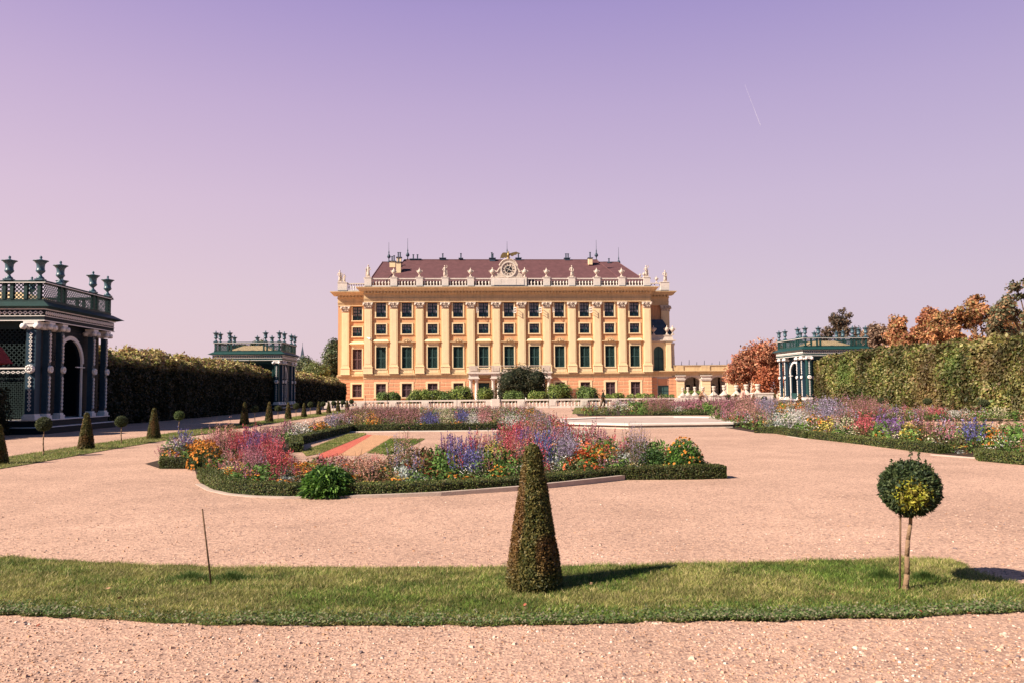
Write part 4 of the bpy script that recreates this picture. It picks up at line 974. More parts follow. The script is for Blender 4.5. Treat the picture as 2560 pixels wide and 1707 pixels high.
def skin(name, V, E_, Rr, mt, parent, sub=2):
    me = bpy.data.meshes.new(name); me.from_pydata([tuple(v) for v in V], E_, []); o = bpy.data.objects.new(name, me); COL.objects.link(o); me.materials.append(mt)
    sm = o.modifiers.new('skin', 'SKIN'); sm.use_smooth_shade = True
    if not me.skin_vertices: bpy.context.view_layer.update()
    lay = me.skin_vertices[0].data if me.skin_vertices else None
    if lay is None: return o
    for i, r in enumerate(Rr): lay[i].radius = (r, r) if not isinstance(r, tuple) else r; lay[i].use_root = (i == 0)
    ss = o.modifiers.new('sub', 'SUBSURF'); ss.levels = sub; ss.render_levels = sub
    if parent: o.parent = parent
    return o
M_skin = mat('skin', (.55, .30, .20, 1), .6); M_hairb = mat('brown_hair', (.06, .03, .02, 1), .7)
def person(loc, rz, lab, mt_top, mt_leg, hand_item=None, lean=0.0, k=1.0, coat=True, skirt=False):
    R = empty('person', loc, lab, 'person', None, rz); R.scale = (k, k, k)
    L_ = lean
    # faces -y locally; hips, chest, neck, head, arms, legs
    V = [(0, 0, .95), (0, 0 - L_ * .1, 1.12), (0, -L_ * .25, 1.32), (0, -L_ * .36, 1.46), (0, -L_ * .42 - .02, 1.56), (0, -L_ * .46 - .02, 1.66), (0, -L_ * .46 - .01, 1.71),
         (.10, .0, .90), (.12, -.14, .50), (.12, -.05, .09), (.12, -.20, .04), (-.10, 0, .90), (-.11, .08, .50), (-.12, .26, .12), (-.12, .14, .04),
         (.18, -L_ * .34, 1.40), (.25, -L_ * .3 + .06, 1.14), (.26, -L_ * .4 - .10, .92), (.26, -L_ * .42 - .14, .84), (-.18, -L_ * .34, 1.40), (-.25, -L_ * .3 - .02, 1.14), (-.26, -L_ * .4 - .14, .94), (-.26, -L_ * .42 - .18, .86)]
    E_ = [(0, 1), (1, 2), (2, 3), (3, 4), (4, 5), (5, 6), (0, 7), (7, 8), (8, 9), (9, 10), (0, 11), (11, 12), (12, 13), (13, 14), (2, 15), (15, 16), (16, 17), (17, 18), (2, 19), (19, 20), (20, 21), (21, 22)]
    Rr = [.13, .12, (.15, .11), .055, .085, .09, .05, .09, .06, .045, .035, .09, .06, .045, .035, .06, .045, .033, .03, .06, .045, .033, .03]
    for hx, hp, s_ in ((.26, 18, 1), (-.26, 22, -1)):
        b = V[hp]
        for q in range(4):
            i = len(V); V.append((b[0] + (q - 1.5) * .018, b[1] - .03, b[2] - .05)); V.append((b[0] + (q - 1.5) * .02, b[1] - .02, b[2] - .09 - .006 * (q in (1, 2)))); E_ += [(hp, i), (i, i + 1)]; Rr += [.009, .008]
        i = len(V); V.append((b[0] - s_ * .035, b[1] - .02, b[2] - .03)); V.append((b[0] - s_ * .045, b[1] - .03, b[2] - .06)); E_ += [(hp, i), (i, i + 1)]; Rr += [.01, .009]
    skin('body', V, E_, Rr, M_skin, R)
    skin('trousers', [V[i] for i in (0, 7, 8, 9, 11, 12, 13)], [(0, 1), (1, 2), (2, 3), (0, 4), (4, 5), (5, 6)], [.15, .11, .085, .065, .11, .085, .065], mt_leg, R)
    lo = (0, 0, .86 if not coat else .72)
    skin('coat' if coat else 'top', [(0, 0, 1.0), V[1], V[2], (0, -L_ * .32, 1.42), V[15], V[16], V[17], V[19], V[20], V[21], lo], [(0, 1), (1, 2), (2, 3), (2, 4), (4, 5), (5, 6), (2, 7), (7, 8), (8, 9), (0, 10)], [.165, .14, (.17, .13), .08, .075, .06, .05, .075, .06, .05, .17 if coat else .15], mt_top, R)
    hd = V[5]; skin('hair', [(0, hd[1] + .03, 1.70), (0, hd[1] + .07, 1.60), (0, hd[1] + .09, 1.46)], [(0, 1), (1, 2)], [.085, .08, .05], M_hairb, R)
    m = MB()
    for s_ in (-1, 1): m.lathe([(.004, -.008), (.011, 0), (.004, .008)], (s_ * .032, hd[1] - .088, 1.645), 6)
    m.lathe([(.004, -.02), (.014, -.01), (.008, .02)], (0, hd[1] - .098, 1.62), 6); m.box(-.022, .022, hd[1] - .092, hd[1] - .08, 1.575, 1.583); m.build('face_features', M_hairb, R)
    if hand_item: hand_item(R, V)
    return R
def bag(R, V):
    m = MB(); b = V[18]; m.frus(b[0] - .05, b[0] + .05, b[1] - .2, b[1] + .16, b[2] - .42, b[0] - .04, b[0] + .04, b[1] - .14, b[1] + .10, b[2] - .12); m.tube((b[0], b[1] - .1, b[2] - .12), (b[0], b[1] - .02, b[2] - .03), .008); m.tube((b[0], b[1] + .06, b[2] - .12), (b[0], b[1] - .02, b[2] - .03), .008)
    o = m.build('white_bag', M_casew); o.location = R.location; o.rotation_euler = R.rotation_euler
    tag(o, 'small white bag held by the walking person in dark clothes', 'bag')
p_ = D(1506, 900, 71.0)
person((p_.x, p_.y, 0), math.radians(75), 'person in dark green clothes with long brown hair walking past the balustrade', mat('dark_cloth', (.022, .026, .014, 1), .8), mat('brown_cloth', (.07, .04, .02, 1), .8), bag, .1, 1.0)
p_ = D(1748, 900, 74.8)
person((p_.x, p_.y, 0), math.radians(80), 'person in tan clothes bending by the balustrade under the first arch', mat('tan_cloth', (.34, .19, .12, 1), .8), mat('brown_cloth', (.07, .04, .02, 1), .8), None, .75, .97, False)
p_ = D(1853, 900, 72.2)
person((p_.x, p_.y, 0), math.radians(100), 'person in a pale pink top and beige trousers leaning by the clipped yews', mat('pink_cloth', (.60, .36, .30, 1), .8), mat('beige_cloth', (.52, .36, .24, 1), .8), None, .3, 1.02, False)

# red parasol cut by the left edge of the picture
p_ = D(-100, 900, 31.0); R = empty('garden_parasol', (p_.x, p_.y, 0), 'dark red garden parasol cut by the left edge beside the lattice pavilion', 'parasol')
M_red = mat('red_canvas', (.20, .018, .022, 1), .8, .1, 4)
m = MB(); n = 8; vs = [(0, 0, 4.35)]; rings = [(.8, 4.1), (1.4, 3.6), (1.8, 2.95)]
for r_, z in rings:
    for k in range(n): a = 2 * math.pi * (k + .5) / n; vs.append((r_ * math.cos(a), r_ * math.sin(a), z))
fs = [(0, 1 + k, 1 + (k + 1) % n) for k in range(n)]
for i in range(2): fs += [(1 + i * n + k, 1 + (i + 1) * n + k, 1 + (i + 1) * n + (k + 1) % n, 1 + i * n + (k + 1) % n) for k in range(n)]
m.add(vs, fs); m.lathe([(.05, 0), (.07, .1), (.02, .2)], (0, 0, 4.33), 8); m.build('canopy', M_red, R)
m = MB(); m.tube((0, 0, 0), (0, 0, 4.3), .035, .03, 8); m.lathe([(.35, 0), (.35, .08), (.06, .14)], (0, 0, 0), 12); m.build('pole', M_metal, R)
# ------------------------------------------------------------------ trees
def tree(loc, H, R_, lab, cols, n, grp, trunk_h=.35, leaf=.16, sparse=1.0, seed=1, name='tree', squash=.8, w=None, bark=None, lean=0, tips=None, blob=None):
    g_ = np.random.default_rng(seed); r_ = random.Random(seed)
    T = empty(name, (loc.x, loc.y, 0), lab, 'tree', grp); m = MB(); ends = []
    def grow(p, d, l, r, lv):
        q = p + d * l; m.tube(p, q, r, r * .72, 7 if lv < 2 else 5)
        if lv >= 1: ends.append((q, lv))
        if lv >= 4: return
        for k in range(r_.choice((2, 3)) if lv else 4):
            a = r_.uniform(0, 2 * math.pi); s_ = r_.uniform(.35, .95); e = d.orthogonal().normalized(); f = d.cross(e)
            nd = (d * 1.0 + (e * math.cos(a) + f * math.sin(a)) * s_); nd.z = nd.z * .8 + .12; grow(q, nd.normalized(), l * r_.uniform(.62, .82), r * .62, lv + 1)
    th = H * trunk_h
    grow(Vector((0, 0, -.1)), Vector((lean, 0, 1)).normalized(), th, H * .035, 0)
    E0 = np.array([tuple(e[0]) for e in ends]); zc = H * (1 + trunk_h) / 2; rz = H * (1 - trunk_h) / 2
    # keep the crown inside H and R_
    sc = max(1e-3, E0[:, 2].max() - th); k = (H - th) * .93 / sc; rx = np.abs(E0[:, :2]).max(); kx = R_ * .9 / rx
    def fit(v):
        t = max(0.0, min(1.0, (v[2] - th * .9) / max(.1, th * .1))); return (v[0] * (1 + (kx - 1) * t), v[1] * (1 + (kx - 1) * t), v[2] if v[2] < th else th + (v[2] - th) * k)
    m.v = [fit(v) for v in m.v]; E1 = np.array([fit(tuple(e[0])) for e in ends])
    m.build('trunk', M_wood, T)
    br = blob or (R_ * .26)
    idx = g_.integers(0, len(E1), n); c = E1[idx]; off = g_.normal(0, 1, (n, 3)); off = unit(off) * (g_.uniform(0, 1, (n, 1)) ** .5) * br * g_.uniform(.6, 1.3, (len(E1), 1))[idx]; off[:, 2] *= squash
    P = c + off; tone = g_.uniform(.65, 1.35, (len(E1), 1))[idx]; C = np.clip(pick(cols, n, w, .25, g_) * tone, 0, 1)
    V, C = leaves(P, off + np.array([0, 0, .4]), leaf, leaf * .6, C, .7, g_)
    quads('crown', V, C, M_leaf, T); return T
RED = [(.42, .16, .09), (.50, .22, .12), (.34, .11, .07), (.26, .13, .08), (.56, .29, .16)]
RUS = [(.46, .21, .09), (.52, .29, .14), (.36, .15, .08), (.24, .15, .07), (.30, .24, .09)]
BRN = [(.14, .09, .06), (.10, .08, .06), (.20, .13, .08), (.07, .07, .06)]
GRN = [(.085, .12, .05), (.06, .09, .04), (.13, .15, .07), (.16, .17, .10), (.05, .07, .045)]
def tr(px, top, wpx, d, lab, cols, n, grp, **kw):
    p_ = D(px, 900, d); H = D(px, top, d).z; R_ = wpx * .74 * d / F; return tree(p_, H, R_, lab, cols, n, grp, **kw)
gr = 'autumn trees behind the right hedge'
tr(1902, 854, 100, 96, 'tall rusty red tree between the arcade and the right pavilion', RED, 11000, gr, seed=3, leaf=.17, blob=1.0, trunk_h=.2)
tr(1868, 905, 70, 94, 'lower rusty red tree in front of the end of the arcade', RED, 5500, gr, seed=14, leaf=.15, trunk_h=.2, blob=.85)
tr(1930, 918, 60, 92, 'small bright orange red tree beside the right pavilion', [(.42, .13, .06), (.36, .11, .06), (.46, .18, .09)], 6000, gr, seed=5, leaf=.14, trunk_h=.15, blob=.9)
tr(2098, 770, 66, 98, 'dark half bare tree above the roof of the right pavilion', BRN, 2600, gr, seed=9, leaf=.17, blob=.55, trunk_h=.5)
tr(2052, 818, 36, 94, 'small thin bare tree just left of the half bare one', BRN, 500, gr, seed=19, leaf=.13, blob=.4, trunk_h=.5)
tr(2138, 812, 34, 94, 'small brown tree just right of the dark half bare tree', BRN, 1500, gr, seed=10, leaf=.15, blob=.5)
tr(2192, 806, 70, 90, 'pale brown tree at the right end of the pavilion roof', [(.30, .19, .13), (.22, .14, .10), (.35, .24, .16)], 6000, gr, seed=12, leaf=.16, trunk_h=.3, blob=.8)
tr(2215, 826, 90, 92, 'low pinkish brown tree just above the hedge, second from the pavilion roof', [(.40, .22, .14), (.32, .17, .11), (.46, .28, .18)], 7000, gr, seed=61, leaf=.15, trunk_h=.2, blob=.7)
tr(2296, 812, 110, 78, 'low rust tree just above the hedge, below the taller orange brown one', RUS + RED[:2], 9000, gr, seed=62, leaf=.14, trunk_h=.2, blob=.7)
tr(2405, 822, 90, 74, 'low orange tree at the foot of the big forked tree', RUS[:3], 7000, gr, seed=63, leaf=.14, trunk_h=.2, blob=.65)
tr(2262, 790, 100, 84, 'rust coloured tree above the hedge, left of the orange mass', RUS + RED[:2], 9000, gr, seed=21, leaf=.15, trunk_h=.3, blob=.62)
tr(2318, 768, 96, 82, 'taller orange brown tree with a thin tip above the hedge', RED[:3] + RUS[:2], 9000, gr, seed=23, leaf=.15, trunk_h=.35, blob=.6)
tr(2374, 774, 100, 80, 'orange tree directly left of the big forked tree', RUS, 9000, gr, seed=25, leaf=.15, trunk_h=.3, blob=.62)
tr(2440, 732, 150, 72, 'big forked tree with orange leaves and a dark open crown', RUS, 6500, gr, seed=31, leaf=.15, trunk_h=.42, blob=.5)
tr(2512, 806, 70, 76, 'low green brown tree between the forked tree and the frame edge', [(.17, .11, .05), (.12, .11, .05), (.22, .14, .06)], 6500, gr, seed=33, leaf=.15, trunk_h=.3, blob=.8)
tr(2590, 692, 150, 66, 'tall dark green and brown tree cut by the right edge', [(.14, .15, .08), (.20, .16, .09), (.34, .19, .10), (.10, .12, .07)], 8000, gr, seed=35, leaf=.15, trunk_h=.35, blob=.55)
gl = 'green trees beyond the left hedge'
tr(806, 848, 92, 170, 'round green tree left of the palace', GRN, 16000, gl, seed=41, leaf=.24, trunk_h=.12, blob=2.0)
tr(772, 905, 62, 150, 'lower yellow green tree before the round one left of the palace', [(.13, .17, .05), (.17, .18, .07), (.10, .14, .05)], 8000, gl, seed=43, leaf=.2, trunk_h=.12, blob=1.5)
tr(640, 850, 110, 160, 'wide green tree showing above the roof of the small left pavilion', GRN, 12000, gl, seed=45, leaf=.24, trunk_h=.3, blob=1.6)
p_ = D(756, 900, 420); zt = D(756, 866, 420).z; CH = empty('church_spire', (p_.x, p_.y, 0), 'slim dark church spire far away left of the round green tree', 'church spire')
m = MB(); m.box(-1.6, 1.6, -1.6, 1.6, 0, 14); m.build('tower', M_stone, CH); m = MB(); m.frus(-1.9, 1.9, -1.9, 1.9, 14, -.12, .12, -.12, .12, zt); m.tube((0, 0, zt), (0, 0, zt + 2.2), .14, .08); m.build('spire', M_lead, CH)

# dark yew and shrubs before the palace
def shrub(loc, rx, h, lab, cols, n, leaf, grp, name='shrub', spiky=0.0, seed=0, cat='shrub', lobes=9):
    g_ = np.random.default_rng(seed + 100); T = empty(name, (loc.x, loc.y, 0), lab, cat, grp)
    cen = np.stack([g_.uniform(-.62, .62, lobes) * rx, g_.uniform(-.5, .5, lobes) * rx, g_.uniform(.32, .72, lobes) * h], 1)
    cen[:, 2] = np.minimum(cen[:, 2], h * (.80 - .45 * (np.abs(cen[:, 0]) / rx) ** 2)); rad = g_.uniform(.30, .46, lobes) * min(rx, h)
    cen = np.concatenate([cen, [[0, 0, h * .62]], [[-.6 * rx, 0, h * .25]], [[.6 * rx, 0, h * .25]]]); rad = np.concatenate([rad, [.38 * h, min(.4 * rx, .3 * h), min(.4 * rx, .3 * h)]])
    m = MB()
    for c_, r_ in zip(cen, rad): m.lathe([(.02, -r_ * .82), (r_ * .6, -r_ * .55), (r_ * .8, 0), (r_ * .6, r_ * .55), (.02, r_ * .82)], tuple(c_), 8)
    m.tube((0, 0, -.05), (0, 0, h * .5), .07 + h * .02, .05); m.build('branches', M_core, T)
    i = g_.integers(0, len(cen), n); dr = unit(g_.normal(0, 1, (n, 3))); P = cen[i] + dr * rad[i][:, None] * g_.uniform(.82, 1.12 + spiky, (n, 1)); P[:, 2] = np.maximum(P[:, 2], .03)
    tone = g_.uniform(.7, 1.3, (len(cen), 1))[i]
    V, C = leaves(P, dr + np.array([0, 0, .3]), leaf, leaf * .55, np.clip(pick(cols, n, None, .3, g_) * tone, 0, 1), .6, g_); quads('foliage', V, C, M_leaf, T); return T
p_ = D(1303, 900, 112); shrub(p_, 3.75, D(1303, 916, 112).z, 'big dark rounded yew hiding the middle of the balcony', [(.030, .040, .018), (.05, .05, .02), (.022, .03, .016), (.075, .065, .03)], 16000, .12, None, 'yew_tree', .1, 3, 'yew', 16)
SH = [(.16, .23, .04), (.22, .28, .06), (.11, .18, .04), (.28, .32, .10)]
gs = 'green shrubs along the palace wall'
for i, (px, w, top, lab) in enumerate([(972, 62, 982, 'low green shrub at the left corner of the palace'), (1045, 60, 975, 'bright green shrub below the second palace window from the left'), (1082, 56, 977, 'green shrub below the third palace window'),
      (1112, 50, 978, 'green shrub between the third and fourth palace windows'), (1152, 64, 968, 'rounded green shrub left of the balcony columns'), (1213, 40, 966, 'yellow green shrub between the first two pairs of balcony columns'),
      (1283, 44, 977, 'low bright shrub in front of the dark yew, on its left'), (1343, 52, 980, 'low bright shrub in front of the dark yew, on its right'), (1397, 60, 958, 'tall airy shrub right of the balcony columns'),
      (1468, 58, 966, 'airy shrub two windows right of the balcony'), (1535, 54, 984, 'low dark green shrub right of the walking person'), (1597, 90, 984, 'long low shrub under the last windows of the palace'), (1665, 40, 986, 'low reedy shrub before the green shutter'), (1728, 46, 978, 'green shrub between the white vases')]):
    d = 108 if px < 1500 else 110
    if px in (1283, 1343): d = 105
    p_ = D(px, 900, d); shrub(p_, w * .5 * d / F * 1.1, D(px, top, d).z, lab, SH if i % 3 else [(.12, .19, .05), (.18, .25, .07), (.09, .14, .04)], int(1500 + w * 40), .11, gs, 'shrub', .25, i)

# ------------------------------------------------------------------ topiary
def cone_mesh(H, rb, rt, n, leaf, cols, seed, brown=None):
    g_ = np.random.default_rng(seed); u = g_.uniform(0, 1, n); u = (1 - np.sqrt(1 - u * (1 - (rt / rb) ** 2))) / (1 - rt / rb)
    z = u * H; a = g_.uniform(0, 2 * math.pi, n); hu = np.clip(z / H, 0, 1)
    def rad(hu): return (rb + (rt - rb) * hu) * (1 + .03 * np.sin(hu * 3.1)) 
    cap = hu > .93; r = rad(hu) * np.where(cap, np.sqrt(np.maximum(0, 1 - ((hu - .93) / .07) ** 2)) * .9 + .1, 1) * (1 + .05 * (vnoise(a * 2.2, hu * 9, seed) - .5) + g_.normal(0, .022, n))
    r = np.where(hu < .05, r * (.90 + hu * 2), r)
    P = np.stack([r * np.cos(a), r * np.sin(a), z + .01], 1); Nn = np.stack([np.cos(a), np.sin(a), np.where(cap, 1.5, .25)], 1)
    C = pick(cols, n, None, .35, g_)
    if brown is not None:
        t = np.clip((vnoise(a * 1.6 + 3, hu * 4.0, seed + 5) - .45) * 4, 0, 1)[:, None] * np.clip(1.35 - np.abs(hu - .45) * 2.2, 0, 1)[:, None]
        C = C * (1 - .75 * t) + pick(brown, n, None, .3, g_) * .75 * t
    V, C = leaves(P, Nn, leaf, leaf * .45, C, .75, g_, 1.2); core = MB(); core.lathe([(rb * .84, 0)] + [(float(rad(np.array(k / 8))) * .90, H * k / 8) for k in range(1, 8)] + [(rt * .6, H * .97)], (0, 0, 0), 20); return V, C, core
YEW = [(.14, .12, .032), (.10, .10, .028), (.19, .155, .05), (.065, .075, .022)]
YBR = [(.24, .115, .04), (.20, .09, .035), (.15, .075, .035)]
def cone(loc, H, rb, lab, n, leaf, grp, seed, V3=None):
    T = empty('clipped_cone', (loc.x, loc.y, 0), lab, 'topiary', grp)
    V, C, core = cone_mesh(H, rb, rb * .235, n, leaf, YEW, seed, YBR); core.build('branches', M_core, T); quads('foliage', V, C, M_leaf, T); return T
def ball(loc, Hc, rr, lab, n, leaf, grp, seed, cols, patch=False, lean=(0, 0), stake=True, name='ball_tree', trunk=.012):
    g_ = np.random.default_rng(seed); T = empty(name, (loc.x, loc.y, 0), lab, 'topiary', grp)
    dr = unit(g_.normal(0, 1, (n, 3))); q = rr * (1 + .07 * (vnoise(dr[:, 0] * 4 + 9, dr[:, 2] * 4 + dr[:, 1] * 3, seed) - .5) + g_.normal(0, .045, n)); P = dr * q[:, None] * np.array([1, 1, .95]) + np.array([lean[0], lean[1], Hc])
    C = pick(cols, n, None, .35, g_)
    if patch:
        dd = np.linalg.norm(dr - unit(np.array([[-.38, -.90, -.18]])), axis=1); t = (np.clip(1.0 - dd / .80, 0, 1) > g_.uniform(.05, .6, n))[:, None]
        C = np.where(t, pick([(.38, .38, .04), (.26, .29, .04), (.46, .42, .07), (.18, .15, .03)], n, None, .3, g_), C)
    V, C = leaves(P, dr, leaf, leaf * .40, C, .8, g_, 1.8)
    if patch:       # stray shoots that stand out of the clipped ball
        for (ax, az, l) in ((-.72, .70, .09), (.02, .99, .11), (.30, .95, .10), (.55, .83, .06), (-.35, .93, .05), (.72, .68, .05)):
            for k in range(22):
                t = k / 22; c = np.array([lean[0] + rr * ax, lean[1] - .03, Hc + rr * az * .95]) + np.array([ax * .15, 0, 1]) * (l * t); v2, c2 = leaves(c[None] + g_.normal(0, .006, (1, 3)), g_.normal(0, 1, (1, 3)), leaf * .8, leaf * .32, pick(cols, 1, None, .3, g_), .5, g_); V = np.concatenate([V, v2]); C = np.concatenate([C, c2])
    quads('crown', V, C, M_leaf, T)
    m = MB(); m.lathe([(.02, -rr * .85), (rr * .55, -rr * .68), (rr * .86, 0), (rr * .55, rr * .68), (.02, rr * .85)], (lean[0], lean[1], Hc), 14); m.build('branches', M_core, T)
    m = MB(); b_ = Hc - rr * .75; pts = [Vector((lean[0] * t * (1 if t < .5 else 1), lean[1] * t, b_ * t)) + Vector((.008 * math.sin(t * 9), 0, 0)) for t in (0, .2, .42, .62, .82, 1.0)]
    for i in range(5): m.tube(pts[i], pts[i + 1], trunk * (1.9 - .18 * i), trunk * (1.9 - .18 * (i + 1)), 10)
    m.tube(Vector((0, 0, -.02)), Vector((0, 0, .03)), trunk * 2.6, trunk * 2.0, 10)
    m.build('trunk', M_bark2, T)
    if stake and patch:
        m = MB(); m.tube((-.035, .02, 0), (lean[0] - .075, .02, Hc - rr * .6), .009, .008, 8); m.tube((lean[0] - .12, -.012, Hc - rr * 1.02), (lean[0] + .01, -.012, Hc - rr * 1.06), .005, .004, 6); m.build('stake', M_wood, T)
    return T
cg = 'clipped yew cones round the garden'; bg_ = 'ball shaped little trees round the garden'
c0_ = G(1335, 1468); cone(c0_, 1.22, .245, 'large clipped cone in the middle of the front grass strip', 15000, .0165, cg, 5)
b0_ = G(2263, 1475); BD = [(.065, .095, .035), (.03, .055, .022), (.075, .10, .035), (.022, .04, .018)]
ball(b0_, .845, .228, 'small ball tree with a yellow green patch on the right of the grass strip', 7500, .020, bg_, 6, BD, True, (.075, .0), True, 'ball_tree', .0125)
pl = c0_ + (c0_ - b0_) * 1.92; pl.z = 0; pl.y -= .05
cone(Vector((-5.95, 7.15, 0)), 1.2, .25, 'clipped cone just beyond the left edge of the front grass strip', 3500, .03, cg, 8)
sp = G(529, 1462); m = MB(); m.tube((0, 0, -.02), (-.10, .03, .655), .0085, .0075, 8); m.tube((-.10, .03, .655), (-.101, .03, .667), .0075, .005, 8)
tag(m.build('garden_stake', M_wood, None, (sp.x, sp.y, 0)), 'thin rusty stake leaning out of the front grass strip', 'stake')
nth = ['first', 'second', 'third', 'fourth', 'fifth', 'sixth', 'seventh', 'eighth', 'ninth', 'tenth', 'eleventh', 'twelfth']
LC = [(-6, 1160, 1095), (215, 1123, 1031), (384, 1097, 1020), (611, 1062, 1005), (672.7, 1054.5, 1004), (720.2, 1047.5, 1005), (759.8, 1042.5, 1009), (796.6, 1036.3, 1003), (821.7, 1033, 1002.5), (845, 1028.5, 999), (867.6, 1026, 1000.5)]
def gdep(p_): return p_.dot(FH)
LCP = []
proto = None
for i, (px, b_, t_) in enumerate(LC):
    P_l = G(px, b_); LCP.append(P_l); d = gdep(P_l); H = D(px, t_, d).z; H = max(.95, min(1.3, H))
    rb = {0: .27}.get(i, .235) * (H / 1.1)
    if i < 4: cone(P_l, H, rb, '%s clipped cone from the left on the left grass strip' % nth[i], 4200 if i < 3 else 2600, .026, cg, 60 + i)
    else:
        if proto is None: proto = cone(P_l, H, rb, '%s clipped cone from the left on the left grass strip' % nth[i], 1700, .035, cg, 80); pH = H
        else: q = copy_tree(proto); q.location = P_l; q.scale = (H / pH,) * 3; q.rotation_euler.z = i * 1.3; q['label'] = '%s clipped cone from the left on the left grass strip' % nth[i]
LB = [(108, 1141, 1059), (303, 1109, 1052.6), (446, 1087, 1038), (637, 1058, 1021.5), (695, 1050.5, 1020), (740, 1043.5, 1014), (775.8, 1037.5, 1010), (807.4, 1034, 1009), (834, 1031, 1007), (857.4, 1028, 1005), (878.8, 1026.5, 1003)]
bp_ = None
for i, (px, b_, c_) in enumerate(LB):
    P_l = G(px, b_); d = gdep(P_l); Hc = max(.62, D(px, c_, d).z); lab = '%s ball tree from the left on the left grass strip' % nth[i]
    cols = [(.07, .09, .04), (.05, .065, .03), (.11, .12, .05)] if i != 2 else [(.10, .15, .05), (.07, .11, .04), (.15, .19, .07)]
    if i < 3: ball(P_l, Hc, .19, lab, 2200, .026, bg_, 30 + i, cols, False, (-.01 if i != 2 else .02, 0))
    elif bp_ is None: bp_ = ball(P_l, Hc, .19, lab, 1300, .035, bg_, 44, cols, False, (0, 0)); bH = Hc
    else: q = copy_tree(bp_); q.location = P_l; q.scale = (1, 1, Hc / bH); q.rotation_euler.z = i; q['label'] = lab
RC = [(1837, 1003, 984), (1881, 1003.5, 984), (1934, 1004, 983), (1996, 1006, 983), (2066, 1009, 985), (2255, 1028, 990), (2376, 1030, 990)]
for i, (px, b_, t_) in enumerate(RC):
    d = {0: 68, 1: 67, 2: 66, 3: 62, 4: 58, 5: 46, 6: 42}[i]; P_l = D(px, 900, d); P_l.z = 0; q = copy_tree(proto); q.location = P_l; H = D(px, t_, d).z; q.scale = (1.1, 1.1, H / pH); q['label'] = '%s clipped cone from the left in the row by the right pavilion and hedge' % nth[i]
RB = [(1818, 991.6, 68), (1861, 993, 67.5), (1908, 995, 67), (2031, 1003, 60), (2097, 1003, 54), (2201, 1001, 50), (2314, 1003, 46), (2454, 1007, 40)]
for i, (px, c_, d) in enumerate(RB):
    P_l = D(px, 900, d); P_l.z = 0; q = copy_tree(bp_); q.location = P_l; Hc = D(px, c_, d).z; q.scale = (1.25, 1.25, Hc / bH); q['label'] = '%s ball tree from the left in the row by the right pavilion and hedge' % nth[i]

# ------------------------------------------------------------------ grass
def grass(name, poly, n, h, w, z=.012, seed=1, dry=.5, base=True, edge=0.0):
    """turf sheet plus blades; poly is a list of (x, y)"""
    g_ = np.random.default_rng(seed); A = np.array([(p[0], p[1]) for p in poly]); lo, hi = A.min(0), A.max(0)
    if base: sheet('lawn_soil', [(p[0], p[1]) for p in poly], z, M_lawn)
    P = []; c = 0
    while c < n:
        q = lo + (hi - lo) * g_.uniform(0, 1, (n, 2)); q = q[inside(q, A)]; P.append(q); c += len(q)
    P = np.concatenate(P)[:n]
    if edge > 0: P += g_.normal(0, edge, P.shape)
    a = g_.uniform(0, 2 * math.pi, n); ln = g_.normal(0, .7, (n, 2)); hh = h * g_.uniform(.45, 1.35, n) * (.75 + .5 * vnoise(P[:, 0] * 2.1, P[:, 1] * 3.5, seed)); ww = w * g_.uniform(.6, 1.3, n)
    B3 = np.stack([P[:, 0], P[:, 1], np.full(n, z)], 1); s_ = np.stack([np.cos(a) * ww, np.sin(a) * ww, np.zeros(n)], 1); tip = B3 + np.stack([ln[:, 0] * hh, ln[:, 1] * hh, hh], 1)
    V = np.stack([B3 - s_, B3 + s_, tip + s_ * .25, tip - s_ * .25], 1)
    v = vnoise(P[:, 0] * .9 + 4, P[:, 1] * 2.2, seed + 2) * .6 + vnoise(P[:, 0] * 4, P[:, 1] * 6, seed + 3) * .4; t = (v + g_.normal(0, .14, n) > dry)[:, None]
    tone_ = (.55 + .75 * vnoise(P[:, 0] * 7, P[:, 1] * 11, seed + 9))[:, None]; C = tone_ * np.where(t, pick([(.40, .36, .13), (.31, .31, .09), (.52, .44, .21), (.22, .26, .06)], n, None, .25, g_), pick([(.11, .19, .028), (.16, .25, .04), (.06, .11, .02), (.24, .33, .07)], n, None, .25, g_))
    return tag(quads(name, V, C, M_grass), kind='stuff')
FRU = [(-300, 1368), (0, 1391), (207, 1404), (522, 1417), (900, 1419), (1262, 1418), (1676, 1409), (2000, 1401), (2250, 1396), (2373, 1396), (2405, 1406), (2440, 1428), (2500, 1446), (2560, 1460), (2900, 1480)]
FRL = [(2900, 1512), (2560, 1529), (2300, 1541), (2068, 1549), (1850, 1553), (1633, 1553), (1284, 1562), (900, 1563), (512, 1560), (250, 1548), (0, 1535), (-300, 1505)]
def jag(L_, a, rs):          # a worn, uneven turf edge
    r_ = random.Random(rs); o_ = []
    for i in range(len(L_) - 1):
        for k in range(7):
            t = k / 7; o_.append((L_[i][0] * (1 - t) + L_[i + 1][0] * t, L_[i][1] * (1 - t) + L_[i + 1][1] * t + r_.uniform(-a, a)))
    return o_ + [L_[-1]]
fp_ = [G(*q) for q in jag(FRU, 2.0, 1) + jag(FRL, 3.5, 2)]; fpoly = [(p_.x, p_.y) for p_ in fp_]
tag(grass('front_grass', fpoly, 150000, .027, .0027, .004, 3, .47, True, .014), 'long strip of patchy green and dry grass crossing the foreground', 'grass')
